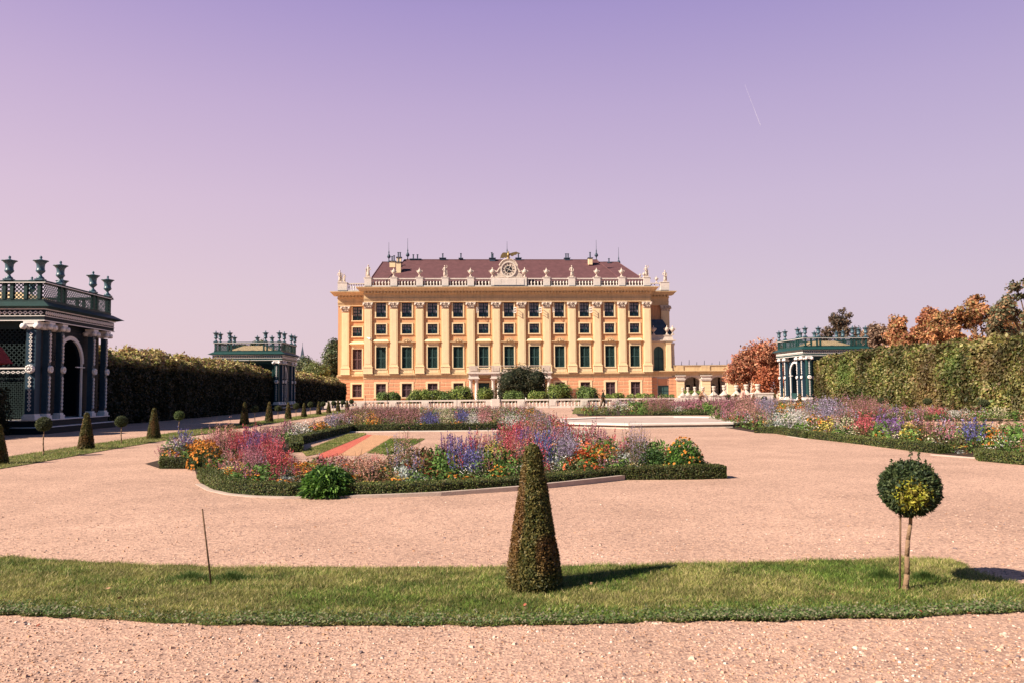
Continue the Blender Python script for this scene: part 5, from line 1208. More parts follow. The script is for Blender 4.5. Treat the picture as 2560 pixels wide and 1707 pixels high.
# broad weed leaves along the near edge
g_ = np.random.default_rng(77); n = 15000; t = g_.uniform(0, 1, n); lowp = np.array([tuple(G(*q))[:2] for q in jag(FRL, 3.5, 2)]); k = t * (len(lowp) - 1.001); i = k.astype(int); P2 = lowp[i] + (lowp[i + 1] - lowp[i]) * (k - i)[:, None]
keep = vnoise(P2[:, 0] * 1.4, P2[:, 0] * 0 + 2, 4) + g_.uniform(-.2, .5, n) > .36; P2 = P2[keep]; n = len(P2)
P2 = P2 + np.stack([np.zeros(n), np.abs(g_.normal(0, .13, n))], 1) - np.array([0, .03]); P = np.stack([P2[:, 0], P2[:, 1], .02 + g_.uniform(0, .028, n)], 1)
V, C = leaves(P, np.tile([0, -.3, 1.0], (n, 1)), .0105, .008, pick([(.07, .13, .035), (.11, .17, .045), (.17, .19, .08), (.26, .24, .15)], n, None, .3, g_), .5, g_)
tag(quads('edge_weeds', V, C, M_grass), 'low broad leaved weeds along the near edge of the grass', 'weeds', kind='stuff')
# bare soil dip with taller grass at the ball tree and at the stake
g_ = np.random.default_rng(78)
for (px, py, rx, ry, nm) in ((2205, 1446, .16, .10, 'left of the ball tree trunk'), (2310, 1450, .15, .07, 'right of the ball tree trunk'), (478, 1450, .20, .09, 'left of the leaning stake'), (580, 1450, .24, .07, 'right of the leaning stake')):
    c_ = G(px, py); n = 700; r = np.abs(g_.normal(0, .55, n)); a = g_.uniform(0, 2 * math.pi, n); P = np.stack([c_.x + r * np.cos(a) * rx, c_.y + r * np.sin(a) * ry, np.full(n, .014)], 1); hh = .06 * g_.uniform(.4, 1.3, n) * (1.1 - r * .6); w_ = .0028; ln = g_.normal(0, .5, (n, 2)); s_ = np.stack([np.full(n, w_), np.zeros(n), np.zeros(n)], 1)
    tip = P + np.stack([ln[:, 0] * hh, ln[:, 1] * hh, hh], 1); V = np.stack([P - s_, P + s_, tip + s_ * .2, tip - s_ * .2], 1)
    tag(quads('tall_grass', V, pick([(.05, .10, .022), (.08, .15, .03), (.14, .18, .05)], n, None, .25, g_), M_grass), 'darker taller grass ' + nm, 'grass', kind='stuff')
# left strip: a band through the cones
cen = [G(-330, 1215), G(-150, 1182)] + [Vector((p_.x, p_.y, 0)) for p_ in LCP]; cen.append(cen[-1] + Vector((-.4, 4, 0)))
Lp, Rp = [], []
for i, p_ in enumerate(cen):
    a_ = cen[max(0, i - 1)]; b_ = cen[min(len(cen) - 1, i + 1)]; d = (b_ - a_).normalized(); nn = Vector((-d.y, d.x, 0)); Lp.append(p_ + nn * .95); Rp.append(p_ - nn * .80)
lpoly = [(p_.x, p_.y) for p_ in Lp] + [(p_.x, p_.y) for p_ in reversed(Rp)]
tag(grass('side_grass', lpoly, 42000, .045, .006, .014, 5, .42, True, .03), 'narrow curved grass strip under the row of topiary on the left', 'grass')
# ------------------------------------------------------------------ garden beds
def CW(x, d, z=0.0): return Vector((RH.x * x + FH.x * d, RH.y * x + FH.y * d, z))     # right / ahead of the camera spot, in metres
A_FRONT = [(400, 1171), (486, 1171), (493, 1194), (502, 1209), (533, 1225), (579, 1235), (640, 1241), (717, 1244), (808, 1243), (950, 1241), (1100, 1237), (1285, 1225), (1376, 1217), (1465, 1208), (1553, 1198), (1662, 1197.5), (1730, 1197), (1812, 1195)]
af = [G(*q) for q in A_FRONT]
A_OUT = af + [CW(4.15, 16.0), CW(3.7, 17.5), CW(2.9, 20), CW(2.3, 23), CW(2.3, 33), CW(2.1, 37), CW(2.0, 45), CW(-7, 47), CW(-8.8, 46), CW(-9.3, 40), CW(-9.2, 30), CW(-9.2, 22), CW(-8.9, 19)]
A_HOLE = [CW(-5.0, 17.4), CW(-6.25, 22), CW(-7.1, 25), CW(-7.1, 33.2), CW(-.6, 33.2), CW(-.6, 22), CW(-.9, 18.2), CW(-2.6, 16.9)]
B_FRONT = [(1891, 1081), (1944, 1083), (1975, 1088), (2019, 1095), (2146, 1109.5), (2273, 1126), (2342, 1133.6), (2442, 1142.6), (2452, 1152), (2560, 1162), (2720, 1178)]
bf = [G(*q) for q in B_FRONT]
B_OUT = bf + [CW(25, 18), CW(26, 32), CW(24, 45), CW(13, 46), CW(10, 41), CW(9.2, 34)]
B_HOLE = [CW(15.5, 27), CW(25, 23), CW(25, 37), CW(17.5, 38.5), CW(14.8, 34)]
C_OUT = [CW(4.2, 50), CW(16.5, 49.5), CW(24, 48.5), CW(27.5, 58), CW(24, 66), CW(5, 67)]
C_HOLE = [CW(4.4, 53), CW(7.6, 53), CW(8.2, 66.5), CW(5, 66.5)]
D_OUT = [CW(-11.5, 51), CW(2.0, 50.5), CW(2.2, 66), CW(-13.5, 66.5)]
def xy(L_): return [(p_.x, p_.y) for p_ in L_]
for L_ in (A_OUT, B_OUT, C_OUT, D_OUT): sheet('bed_soil', xy(L_), .006, M_soil)
for L_, m_ in ((A_HOLE, M_gravel), (B_HOLE, M_gravel)): sheet('inner_path', xy(L_), .012, m_)
def px_sheet(name, pts, z, m_): return sheet(name, [tuple(G(*q))[:2] for q in pts], z, m_)
px_sheet('red_gravel_strip', [(790, 1150), (846, 1139), (931, 1087), (918, 1086.5), (802, 1134)], .018, M_redg)
px_sheet('sand_strip', [(846, 1139), (900, 1140), (986, 1089.5), (931, 1087)], .017, M_sand)
def px_grass(nm, pts, n, seed, lab, dry=.5): tag(grass(nm, [tuple(G(*q))[:2] for q in pts], n, .04, .005, .02, seed, dry, True, .01), lab, 'grass')
px_grass('inner_lawn', [(755, 1130), (766, 1141), (802, 1134), (916, 1086), (910, 1082.5), (868, 1086)], 12000, 11, 'pale lawn strip left of the red gravel inside the near flower bed', .42)
px_grass('inner_lawn', [(918, 1133), (985, 1137), (1040, 1110), (1062, 1098), (976, 1097)], 9000, 12, 'darker lawn piece right of the sand strip inside the near flower bed', .62)
px_grass('low_turf', [tuple(v) for v in [(1430, 1034), (1513, 1034), (1520, 1012), (1440, 1012)]], 7000, 13, 'flat low turf between the far flower beds', .4)

def ribbon(name, L_, w, h, off, m, lab=None, cat=None, group=None, z0=0.0):
    """a strip of width w and height h following L_, its outer edge off metres inside the line (left of travel)"""
    vs = []; fs = []
    for i, p_ in enumerate(L_):
        a_ = L_[max(0, i - 1)]; b_ = L_[min(len(L_) - 1, i + 1)]; d = (b_ - a_); d.z = 0; d.normalize(); nn = Vector((-d.y, d.x, 0)); o = p_ + nn * off; q = p_ + nn * (off + w); hh_ = h[i] if isinstance(h, list) else h
        vs += [(o.x, o.y, z0), (q.x, q.y, z0), (q.x, q.y, hh_), (o.x, o.y, hh_)]
    n = len(L_)
    for i in range(n - 1):
        b = i * 4; fs += [(b, b + 4, b + 7, b + 3), (b + 3, b + 7, b + 6, b + 2), (b + 2, b + 6, b + 5, b + 1)]
    fs += [(0, 3, 2, 1), (4 * n - 4, 4 * n - 3, 4 * n - 2, 4 * n - 1)]
    mb = MB(); mb.add(vs, fs); o = mb.build(name, m)
    if lab: tag(o, lab, cat, group)
    return o
def box_hedge(L_, w, h, off, n, leaf, lab, seed, cols=None):
    g_ = np.random.default_rng(seed); c_ = L_[len(L_) // 2]; R = empty('box_hedge', (c_.x, c_.y, 0), lab, 'low hedge', 'low box hedges edging the flower beds')
    core = ribbon('branches', L_, w - .05, h - .03, off + .025, M_core); core.parent = R; core.location = (-c_.x, -c_.y, 0)
    P0 = np.array([tuple(p_)[:2] for p_ in L_]); sg = np.linalg.norm(P0[1:] - P0[:-1], axis=1); cs = np.concatenate([[0], np.cumsum(sg)]); s_ = g_.uniform(0, cs[-1], n); i = np.clip(np.searchsorted(cs, s_) - 1, 0, len(sg) - 1); t = ((s_ - cs[i]) / sg[i])[:, None]
    q = P0[i] + (P0[i + 1] - P0[i]) * t; d = (P0[i + 1] - P0[i]) / sg[i][:, None]; nn = np.stack([-d[:, 1], d[:, 0]], 1)
    f = g_.uniform(0, 1, n) * (2 * h + w); face = np.where(f < h, 0, np.where(f < h + w, 1, 2)); hv = h * (1 + .12 * (vnoise(s_ * 3, s_ * 0, seed) - .5) + .10 * (vnoise(s_ * 9, s_ * 0, seed) - .5))
    u = np.where(face == 0, 0, np.where(face == 1, (f - h), w)); z = np.where(face == 0, f / h * hv, np.where(face == 1, hv, (f - h - w) / h * hv)); u = u + g_.normal(0, .012, n) + .03 * (vnoise(s_ * 4, z * 9, seed + 1) - .5)
    P = np.stack([q[:, 0] + nn[:, 0] * (off + u), q[:, 1] + nn[:, 1] * (off + u), np.maximum(.008, z + g_.normal(0, .010, n))], 1) - np.array([c_.x, c_.y, 0])
    Nn = np.where((face == 1)[:, None], np.tile([0, 0, 1.], (n, 1)), np.concatenate([nn * np.where(face == 0, -1, 1)[:, None], np.full((n, 1), .3)], 1))
    C = pick(cols or [(.085, .115, .028), (.055, .08, .022), (.13, .15, .04), (.12, .10, .04)], n, None, .35, g_); k = (.65 + .7 * vnoise(s_ * 1.3, z * 0, seed + 2))[:, None]
    V, C = leaves(P, Nn, leaf, leaf * .55, np.clip(C * k, 0, 1), .7, g_, 1.0)
    for e_, b_ in ((0, 1), (-1, -2)):
        m_ = max(60, int(n / cs[-1] * w * .8)); dd = P0[e_] - P0[b_]; dd = dd / np.linalg.norm(dd); nd = np.array([-dd[1], dd[0]]) * (-1 if e_ == 0 else 1)
        uu = off + g_.uniform(0, w, m_); pe = np.stack([P0[e_][0] + nd[0] * uu + dd[0] * .015 - c_.x, P0[e_][1] + nd[1] * uu + dd[1] * .015 - c_.y, g_.uniform(0, h, m_)], 1)
        v2, c2 = leaves(pe, np.tile([dd[0], dd[1], .2], (m_, 1)), leaf, leaf * .55, pick(cols or [(.085, .115, .028), (.055, .08, .022), (.13, .15, .04)], m_, None, .35, g_), .6, g_, .8); V = np.concatenate([V, v2]); C = np.concatenate([C, c2])
    quads('foliage', V, C, M_leaf, R); return R
box_hedge(af[:2] , .30, .21, .0, 2600, .016, 'short low box hedge at the left tip of the near flower bed', 1)
box_hedge([G(400, 1171), G(404, 1160), CW(-8.35, 19.0)], .28, .21, -.28, 2200, .016, 'low box hedge running back from the left tip of the near flower bed', 15)
box_hedge(af[2:15], .30, .20, .02, 30000, .0145, 'long curved low box hedge along the front of the near flower bed', 2)
box_hedge(af[14:], .34, .235, -.06, 7500, .016, 'low box hedge at the right end of the near flower bed', 3)
box_hedge([CW(4.0, 15.0), CW(3.9, 16.3), CW(3.5, 17.7), CW(2.8, 20)], .28, .22, .0, 3500, .018, 'low box hedge running back from the right end of the near flower bed', 16)
box_hedge(list(reversed(A_HOLE[1:4])), .35, .30, .0, 6000, .024, 'dark low box hedge along the inner left side of the near flower bed', 4)
box_hedge([CW(-7.1, 33.2), CW(-3.8, 33.2), CW(2.2, 33.2)], .35, .30, .0, 6000, .026, 'dark low box hedge along the back of the inner lawn', 5)
box_hedge(bf[:4], .40, .22, -.12, 4000, .024, 'low box hedge at the left tip of the right flower bed', 6)
box_hedge(bf[3:7], .38, .22, .0, 9000, .022, 'long low box hedge along the front of the right flower bed', 7)
box_hedge(bf[7:9] , .38, .21, -.05, 2400, .02, 'short low box hedge piece at the step of the right flower bed', 8)
box_hedge(bf[8:], .42, .22, .0, 6500, .02, 'low box hedge of the right flower bed cut by the right edge', 9)
box_hedge([CW(9.0, 50.2), CW(16.5, 49.7), CW(24, 48.7)], .4, .2, -.3, 3500, .04, 'low box hedge along the front of the far flower bed behind the basin', 10)
KL = []
for i in range(len(af) - 5): KL.append(af[i + 2]) if i >= 1 else None
ribbon('stone_kerb', af[3:15], .11, [.012, .014, .018, .022, .028, .035, .045, .06, .075, .085, .09, .09], -.10, M_kerb, 'curved pale stone kerb under the front hedge of the near flower bed', 'kerb', 'stone kerbs of the flower beds')
ribbon('stone_kerb', [G(1971, 1090), G(2022, 1098)], .05, .022, -.05, M_kerb, 'short white kerb stone at the left part of the right flower bed', 'kerb', 'stone kerbs of the flower beds')
ribbon('stone_kerb', [G(2330, 1137), G(2445, 1145.5)], .05, .03, -.06, M_kerb, 'white kerb stone under the gap in the right hedge', 'kerb', 'stone kerbs of the flower beds')
ribbon('stone_kerb', [CW(-7.0, 32.6), CW(-3.8, 32.6), CW(2.0, 32.6)], .14, .05, -.05, M_white, 'straight pale kerb at the back of the inner lawn', 'kerb', 'stone kerbs of the flower beds')

# ------------------------------------------------------------------ flowers
FG = [(.055, .085, .022), (.085, .12, .03), (.035, .06, .02), (.12, .14, .05)]
def P_stem(g_, b, tip, w, c):
    b = np.array(b); tip = np.array(tip); a = g_.uniform(0, math.pi); s_ = np.array([math.cos(a), math.sin(a), 0]) * w; return np.array([[b - s_, b + s_, tip + s_ * .6, tip - s_ * .6]]), np.array([c])
def proto(kind, col, seed, lod):
    g_ = np.random.default_rng(seed); Vs, Cs = [], []
    big = 1.0 if lod == 0 else 1.9; cnt = 1.0 if lod == 0 else .36
    def lf(P, Nn, L_, W_, C_, fl=.6): v, c = leaves(P, Nn, L_, W_, C_, fl, g_); Vs.append(v); Cs.append(c)
    def green(n, r, h, L_, cols=FG, z0=.02):
        n = max(6, int(n * cnt)); a = g_.uniform(0, 6.283, n); rr = r * np.sqrt(g_.uniform(0, 1, n)); lf(np.stack([rr * np.cos(a), rr * np.sin(a), z0 + g_.uniform(0, 1, n) * h], 1), np.stack([np.cos(a), np.sin(a), np.full(n, .8)], 1), L_ * (1.5 if lod else 1), L_ * .38 * (1.5 if lod else 1), pick(cols, n, None, .3, g_))
    c3 = np.array(col)
    if kind in ('spike', 'haze'):
        ns = {'spike': 8, 'haze': 8}[kind] if lod == 0 else 5; H = .62 if kind == 'spike' else .74
        for k in range(ns):
            a = g_.uniform(0, 6.283); r = .13 * math.sqrt(g_.uniform(0, 1)); b = (r * .5 * math.cos(a), r * .5 * math.sin(a), .02); h = H * g_.uniform(.7, 1.12); tip = (r * 1.5 * math.cos(a) + g_.normal(0, .02), r * 1.5 * math.sin(a) + g_.normal(0, .02), h)
            v, c = P_stem(g_, b, tip, .003 * big, (.10, .09, .04) if kind == 'spike' else (.16, .11, .06)); Vs.append(v); Cs.append(c)
            n = max(4, int((18 if kind == 'spike' else 9) * cnt)); t = g_.uniform(.64, 1.02, n) if kind == 'spike' else g_.uniform(.5, 1.05, n); b = np.array(b); tip = np.array(tip); sc = .012 if kind == 'spike' else .05
            P = b + (tip - b) * t[:, None] + g_.normal(0, sc, (n, 3)) * (1.15 - t * .6)[:, None]; L_ = (.0135 if kind == 'spike' else .0105) * big
            lf(P, g_.normal(0, 1, (n, 3)), L_, L_ * .75, jit(c3, n, .28, g_), .8)
        green(44 if kind == 'spike' else 36, .15, H * .6, .036)
        if kind == 'haze': green(14, .16, H * .75, .03, [(.16, .10, .045), (.12, .10, .04), (.20, .12, .06)], .1)
    elif kind == 'daisy':
        green(52, .17, .34, .034); n = 15 if lod == 0 else 7
        a = g_.uniform(0, 6.283, n); rr = .17 * np.sqrt(g_.uniform(0, 1, n)); C0 = np.stack([rr * np.cos(a), rr * np.sin(a), .34 + .10 * g_.uniform(0, 1, n) - rr * .4], 1); R0 = .026 * (1.35 if lod else 1)
        for j in range(3 if lod == 0 else 2):
            lf(C0 + g_.normal(0, .004, (n, 3)), np.stack([np.cos(a) * .5, np.sin(a) * .5 - .4, np.full(n, 1.0)], 1), R0, R0 * .9, jit(c3, n, .22, g_), .45)
    elif kind == 'small':
        green(45, .17, .42, .030); n = int(46 * cnt); a = g_.uniform(0, 6.283, n); rr = .19 * np.sqrt(g_.uniform(0, 1, n))
        lf(np.stack([rr * np.cos(a), rr * np.sin(a), .22 + .28 * g_.uniform(0, 1, n)], 1), g_.normal(0, 1, (n, 3)) + np.array([0, -.5, .8]), .0125 * big, .0115 * big, jit(c3, n, .15, g_))
    elif kind == 'silver':
        green(80, .16, .26, .034, [(.40, .43, .42), (.52, .54, .52), (.28, .32, .29), (.20, .24, .18)])
    elif kind == 'leafy':
        green(85, .18, .46, .048, [(.075, .15, .03), (.11, .20, .04), (.05, .10, .025), (.16, .24, .06)])
    elif kind == 'bronze':
        green(70, .17, .45, .036, [(.15, .065, .03), (.10, .06, .03), (.20, .11, .045), (.07, .06, .025)])
    return np.concatenate(Vs), np.concatenate(Cs)
PCACHE = {}
def get_proto(kind, col, lod, v):
    k = (kind, col, lod, v)
    if k not in PCACHE: PCACHE[k] = proto(kind, col, abs(hash((kind, v, lod))) % 1000 if False else (len(kind) * 37 + v * 11 + lod * 5 + int(sum(col) * 100)), lod)
    return PCACHE[k]
ORG = (.66, .27, .05); ORR = (.66, .16, .06); YEL = (.62, .50, .12); RDP = (.52, .10, .13); PNK = (.60, .27, .28); PUR = (.22, .11, .29); BLU = (.12, .11, .32); LAV = (.33, .26, .38); WHT = (.62, .58, .54); PEA = (.62, .33, .25); ROS = (.42, .17, .22); CRM = (.60, .52, .36); SIL = (0, 0, 0)
SP, DA, SM, SI, LE, HZ, BZ = 'spike', 'daisy', 'small', 'silver', 'leafy', 'haze', 'bronze'
# seen place (photo pixels), reach, kind, colour
CL = [(461, 1112, 7, SP, BLU), (502, 1108, 30, DA, ORG), (515, 1126, 24, DA, ORG), (551, 1113, 32, SP, PNK), (606, 1100, 34, SP, RDP), (640, 1108, 18, SP, PUR), (625, 1138, 34, SP, ROS), (677, 1112, 26, SP, RDP), (686, 1151, 20, SP, RDP), (631, 1075, 22, SM, YEL),
      (515, 1164, 20, SI, SIL), (714, 1199, 20, SI, SIL), (1017, 1199, 24, SI, SIL), (747, 1078, 26, SM, WHT), (551, 1176, 18, DA, YEL), (741, 1160, 12, DA, ORG), (729, 1133, 14, DA, ORR), (772, 1145, 14, DA, ORG), (590, 1190, 30, LE, SIL), (650, 1190, 24, LE, SIL), (916, 1160, 18, SP, PEA), (986, 1127, 18, DA, ORG), (905, 1195, 26, BZ, SIL), (960, 1190, 20, BZ, SIL),
      (799, 1053, 26, DA, ORG), (833, 1041, 26, SP, LAV), (934, 1047, 20, DA, ORG), (977, 1020, 50, HZ, ROS), (1081, 1053, 16, SP, BLU), (1060, 1089, 18, SP, RDP), (1030, 1110, 26, HZ, PNK), (1130, 1109, 30, SP, PUR), (1175, 1106, 25, SP, PUR), (1166, 1152, 22, SP, BLU), (1200, 1135, 22, SI, SIL), (1230, 1141, 14, SM, YEL), (1278, 1099, 24, SP, RDP), (1305, 1077, 12, SP, RDP), (1302, 1106, 16, SP, PUR), (1060, 1150, 34, BZ, SIL), (1110, 1180, 26, LE, SIL), (1262, 1180, 26, LE, SIL),
      (1366, 1126, 18, SP, BLU), (1417, 1122, 24, SP, LAV), (1458, 1143, 30, DA, ORR), (1500, 1138, 14, DA, ORG), (1430, 1150, 14, DA, ORR), (1380, 1169, 20, SI, SIL), (1553, 1147, 28, SI, SIL), (1441, 1051, 44, SP, RDP), (1480, 1060, 20, SP, PNK), (1526, 1058, 26, SP, RDP), (1458, 1064, 13, SP, PUR), (1608, 1068, 26, SM, ORG), (1451, 1092, 34, SM, WHT), (1628, 1092, 40, HZ, LAV), (1563, 1099, 14, SP, RDP), (1500, 1090, 26, SI, SIL), (1713, 1106, 34, DA, ORG), (1696, 1152, 28, LE, SIL), (1752, 1142, 18, SM, WHT), (1635, 1140, 28, LE, SIL), (1590, 1125, 24, HZ, LAV), (1420, 1180, 26, LE, SIL),
      (1070, 1053, 13, SP, BLU), (1155, 1043, 16, SP, BLU), (1149, 1060, 12, DA, ORG), (1213, 1038, 20, SP, PNK), (1274, 1062, 24, SM, WHT), (1329, 1034, 10, DA, ORG), (1110, 1040, 20, SM, CRM), (880, 1030, 30, HZ, ROS), (900, 1045, 16, SM, YEL), (1020, 1040, 24, HZ, ROS), (1180, 1050, 24, SM, WHT), (1350, 1050, 20, HZ, LAV), (690, 1075, 30, SP, ROS), (560, 1085, 30, HZ, PEA), (600, 1140, 20, SP, PNK),
      (1992, 1011, 16, DA, ORG), (1951, 1025, 12, DA, ORG), (1986, 1048, 38, SM, WHT), (1940, 1050, 26, SI, SIL), (2049, 1050, 22, DA, ORG), (2067, 1068, 18, DA, YEL), (2067, 1024, 34, SP, LAV), (2161, 1017, 40, HZ, ROS), (2167, 1056, 26, SP, RDP), (2155, 1084, 14, BZ, SIL), (2155, 1084, 10, SP, RDP), (2224, 1057, 26, SP, PUR), (2345, 1041, 20, SP, RDP), (2312, 1047, 20, SP, ROS), (2267, 1062, 16, DA, YEL), (2267, 1092, 20, DA, YEL), (2393, 1032, 26, SM, WHT), (2433, 1084, 19, SP, BLU), (2484, 1089, 18, DA, ORG), (2556, 1125, 10, BZ, SIL), (2348, 1107, 9, SM, WHT), (2330, 1075, 26, BZ, SIL), (2110, 1075, 20, SM, CRM), (2500, 1050, 30, SM, CRM), (2540, 1095, 22, LE, SIL), (2200, 1085, 22, LE, SIL),
      (1640, 1012, 40, HZ, ROS), (1720, 1010, 40, SP, ROS), (1800, 1008, 45, SP, ROS), (1870, 1012, 30, HZ, PNK), (1700, 1030, 20, SM, WHT), (1600, 1028, 24, LE, SIL), (1770, 1030, 30, LE, SIL), (1550, 1028, 14, SM, WHT), (1910, 1012, 26, SP, LAV)]
CLA = np.array([(c[0], c[1], c[2]) for c in CL], float)
HT = {SP: .52, HZ: .58, DA: .36, SM: .36, SI: .18, LE: .30, BZ: .3}
MIXN = [(BZ, SIL), (LE, SIL), (SM, CRM), (SP, LAV), (HZ, PEA), (SM, WHT), (LE, SIL), (DA, ORG), (SP, ROS), (SP, RDP), (BZ, SIL), (DA, ORR), (SI, SIL)]
MIXF = [(HZ, ROS), (BZ, SIL), (LE, SIL), (SM, WHT), (SP, LAV), (SM, CRM), (HZ, PEA), (BZ, SIL), (LE, SIL), (SP, ROS), (DA, ORG), (SP, RDP)]
def plant_bed(name, poly, holes, spacing, lod, seed, lab, hs=1.0, inset=.35, mix=MIXN, low=False, front=None):
    g_ = np.random.default_rng(seed); A = np.array(xy(poly)); lo, hi = A.min(0), A.max(0); nx = int((hi[0] - lo[0]) / spacing) + 1; ny = int((hi[1] - lo[1]) / spacing) + 1
    X_, Y_ = np.meshgrid(np.arange(nx), np.arange(ny)); P = np.stack([X_.ravel(), Y_.ravel()], 1) * spacing + lo; P = P + g_.uniform(-.5, .5, P.shape) * spacing
    k = inside(P, A)
    for h_ in holes: k &= ~inside(P, np.array(xy(h_)))
    if inset:
        for dx, dy in ((inset, 0), (-inset, 0), (0, inset), (0, -inset)):
            k &= inside(P + np.array([dx, dy]), A)
            for h_ in holes: k &= ~inside(P + np.array([dx, dy]) * .8, np.array(xy(h_)))
    P = P[k]; n = len(P)
    # which plant stands here: the nearest clump as seen, else the mixture
    kinds = []; base = g_.integers(0, len(mix), n); patch = (vnoise(P[:, 0] * .9, P[:, 1] * .9, seed) * len(mix) * .999).astype(int); usep = g_.uniform(0, 1, n) < .55
    for i in range(n): kinds.append(mix[patch[i]] if usep[i] else mix[base[i]])
    best = np.full(n, 9.0); bi = np.full(n, -1)
    for j, c in enumerate(CL):
        u, v = proj(np.stack([P[:, 0], P[:, 1], np.full(n, HT[c[3]] * hs * .92)], 1)); d = np.sqrt(((u - c[0]) / c[2]) ** 2 + ((v - c[1]) / (c[2] * .55 + 6)) ** 2) + g_.normal(0, .38, n); b = d < best; best[b] = d[b]; bi[b] = j
    for i in np.where(best < 1.0)[0]: kinds[i] = (CL[bi[i]][3], CL[bi[i]][4])
    hm = np.ones(n)
    if front:
        fr = np.array(xy(front)); dm = np.full(n, 9.0)
        for a_, b_ in zip(fr[:-1], fr[1:]):
            e = b_ - a_; t = np.clip(((P - a_) @ e) / (e @ e), 0, 1); dm = np.minimum(dm, np.linalg.norm(P - a_ - t[:, None] * e, axis=1))
        hm = np.clip(.50 + .5 * (dm - .35) / .9, .5, 1.06); FR = [(LE, SIL), (SI, SIL), (SM, CRM), (LE, SIL), (DA, ORG), (BZ, SIL), (DA, YEL), (LE, SIL)]
        for i in np.where((dm < .95) & (g_.uniform(0, 1, n) < .62))[0]: kinds[i] = FR[int(g_.integers(0, len(FR)))] if g_.uniform() < .5 else FR[int(vnoise(P[i, 0] * 1.5, P[i, 1] * 1.5, 3) * 7.99)]
    if low:
        u, v = proj(np.stack([P[:, 0], P[:, 1], np.full(n, .2)], 1)); hm = hm * np.where((u > 725) & (u < 985), .52, 1.0) * np.where((u > 650) & (u <= 725), .8, 1.0)
    groups = {}
    for i in range(n):
        groups.setdefault((kinds[i][0], kinds[i][1], int(g_.integers(0, 3))), []).append(i)
    VV, CC = [], []
    for (kd, cl, v), idx in groups.items():
        pv, pc_ = get_proto(kd, cl, lod, v); idx = np.array(idx); m_ = len(idx); a = g_.uniform(0, 6.283, m_); s_ = hs * g_.uniform(.75, 1.25, m_) * (.82 + .4 * vnoise(P[idx, 0] * .7, P[idx, 1] * .7, 5)); hmi = hm[idx]; ca, sa = np.cos(a) * s_, np.sin(a) * s_; sz = s_ * hmi * g_.uniform(.85, 1.15, m_); lx, ly = g_.normal(0, .08, m_), g_.normal(0, .08, m_)
        q = np.empty((m_,) + pv.shape, np.float32); x, y, z = pv[..., 0], pv[..., 1], pv[..., 2]
        q[..., 0] = x * ca[:, None, None] - y * sa[:, None, None] + P[idx, 0][:, None, None] + z * lx[:, None, None]; q[..., 1] = x * sa[:, None, None] + y * ca[:, None, None] + P[idx, 1][:, None, None] + z * ly[:, None, None]; q[..., 2] = z * sz[:, None, None]
        VV.append(q.reshape(-1, 4, 3)); CC.append(np.clip(pc_[None] * g_.uniform(.8, 1.2, (m_, 1, 1)), 0, 1).reshape(-1, 3))
    o = quads(name, np.concatenate(VV), np.concatenate(CC), M_petal); return tag(o, lab, 'flowers', kind='stuff')
A1 = af + [CW(4.15, 16.0), CW(3.7, 17.5), CW(2.9, 20), CW(2.3, 24), CW(-9.2, 24), CW(-9.2, 22), CW(-8.9, 19)]
A2 = [CW(-9.2, 24), CW(2.3, 24), CW(2.3, 33), CW(2.1, 37), CW(2.0, 45), CW(-7, 47), CW(-8.8, 46), CW(-9.3, 40), CW(-9.2, 30)]
plant_bed('flower_border', A1, [A_HOLE], .185, 0, 1, 'mixed orange, red, blue and white flowers of the near flower bed', .86, .34, MIXN, True, af)
plant_bed('flower_border', A2, [A_HOLE], .25, 1, 2, 'hazy pink and white flowers at the back of the near flower bed', .78, .30, MIXF)
plant_bed('flower_border', B_OUT, [B_HOLE], .25, 1, 3, 'white, red, purple and yellow flowers of the right flower bed', .84, .38, MIXF, False, bf)
plant_bed('flower_border', C_OUT, [C_HOLE], .36, 1, 4, 'far pink and green flowers behind the stone basin', 1.12, .3, MIXF)
plant_bed('flower_border', D_OUT, [], .36, 1, 5, 'far pinkish flowers left of the flat turf, before the balustrade', .66, .3, MIXF)
# big leafy plant leaning over the front hedge, tall end plants
def big_leafy(loc, r, h, n, L_, lab, cols, seed, heads=None, name='leafy_plant'):
    g_ = np.random.default_rng(seed); R = empty(name, (loc.x, loc.y, 0), lab, 'plant', 'single plants that stand out in the near flower bed'); m = MB()
    for k in range(16): a = 6.283 * k / 16; m.tube((0, 0, 0), (r * .7 * math.cos(a) * (k % 3) / 2, r * .7 * math.sin(a) * (k % 3) / 2, h * .75), .006, .004, 5)
    m.build('stems', mat('green_stem', (.06, .10, .03, 1), .7), R)
    dr = unit(g_.normal(0, 1, (n, 3)) + np.array([0, -.2, .5])); dr[:, 2] = np.abs(dr[:, 2]); q = g_.uniform(.45, 1, (n, 1)) ** .5; P = dr * q * np.array([r, r, h]); ax = unit(dr * np.array([1, 1, .3]) + g_.normal(0, .35, (n, 3)) + np.array([0, 0, -.15])); w_ = unit(np.cross(ax, g_.normal(0, 1, (n, 3)))); l = (L_ * g_.uniform(.6, 1.3, n))[:, None]
    V = np.stack([P - ax * l * .5, P + w_ * l * .13, P + ax * l * .5 - np.array([0, 0, 1]) * l * .15, P - w_ * l * .13], 1); V[..., 2] = np.maximum(V[..., 2], .01); C = pick(cols, n, None, .3, g_); quads('leaves', V, C, M_leaf, R)
    if heads:
        k, c, hr = heads; dr = unit(g_.normal(0, 1, (k, 3)) + np.array([0, -.3, .8])); dr[:, 2] = np.abs(dr[:, 2]); C0 = dr * np.array([r, r, h]) * 1.02; Vs, Cs = [], []
        for j in range(4): v, cc = leaves(C0 + g_.normal(0, .005, (k, 3)), dr, hr, hr * .85, jit(c, k, .2, g_), .5, g_); Vs.append(v); Cs.append(cc)
        quads('blossoms', np.concatenate(Vs), np.concatenate(Cs), M_petal, R)
    return R
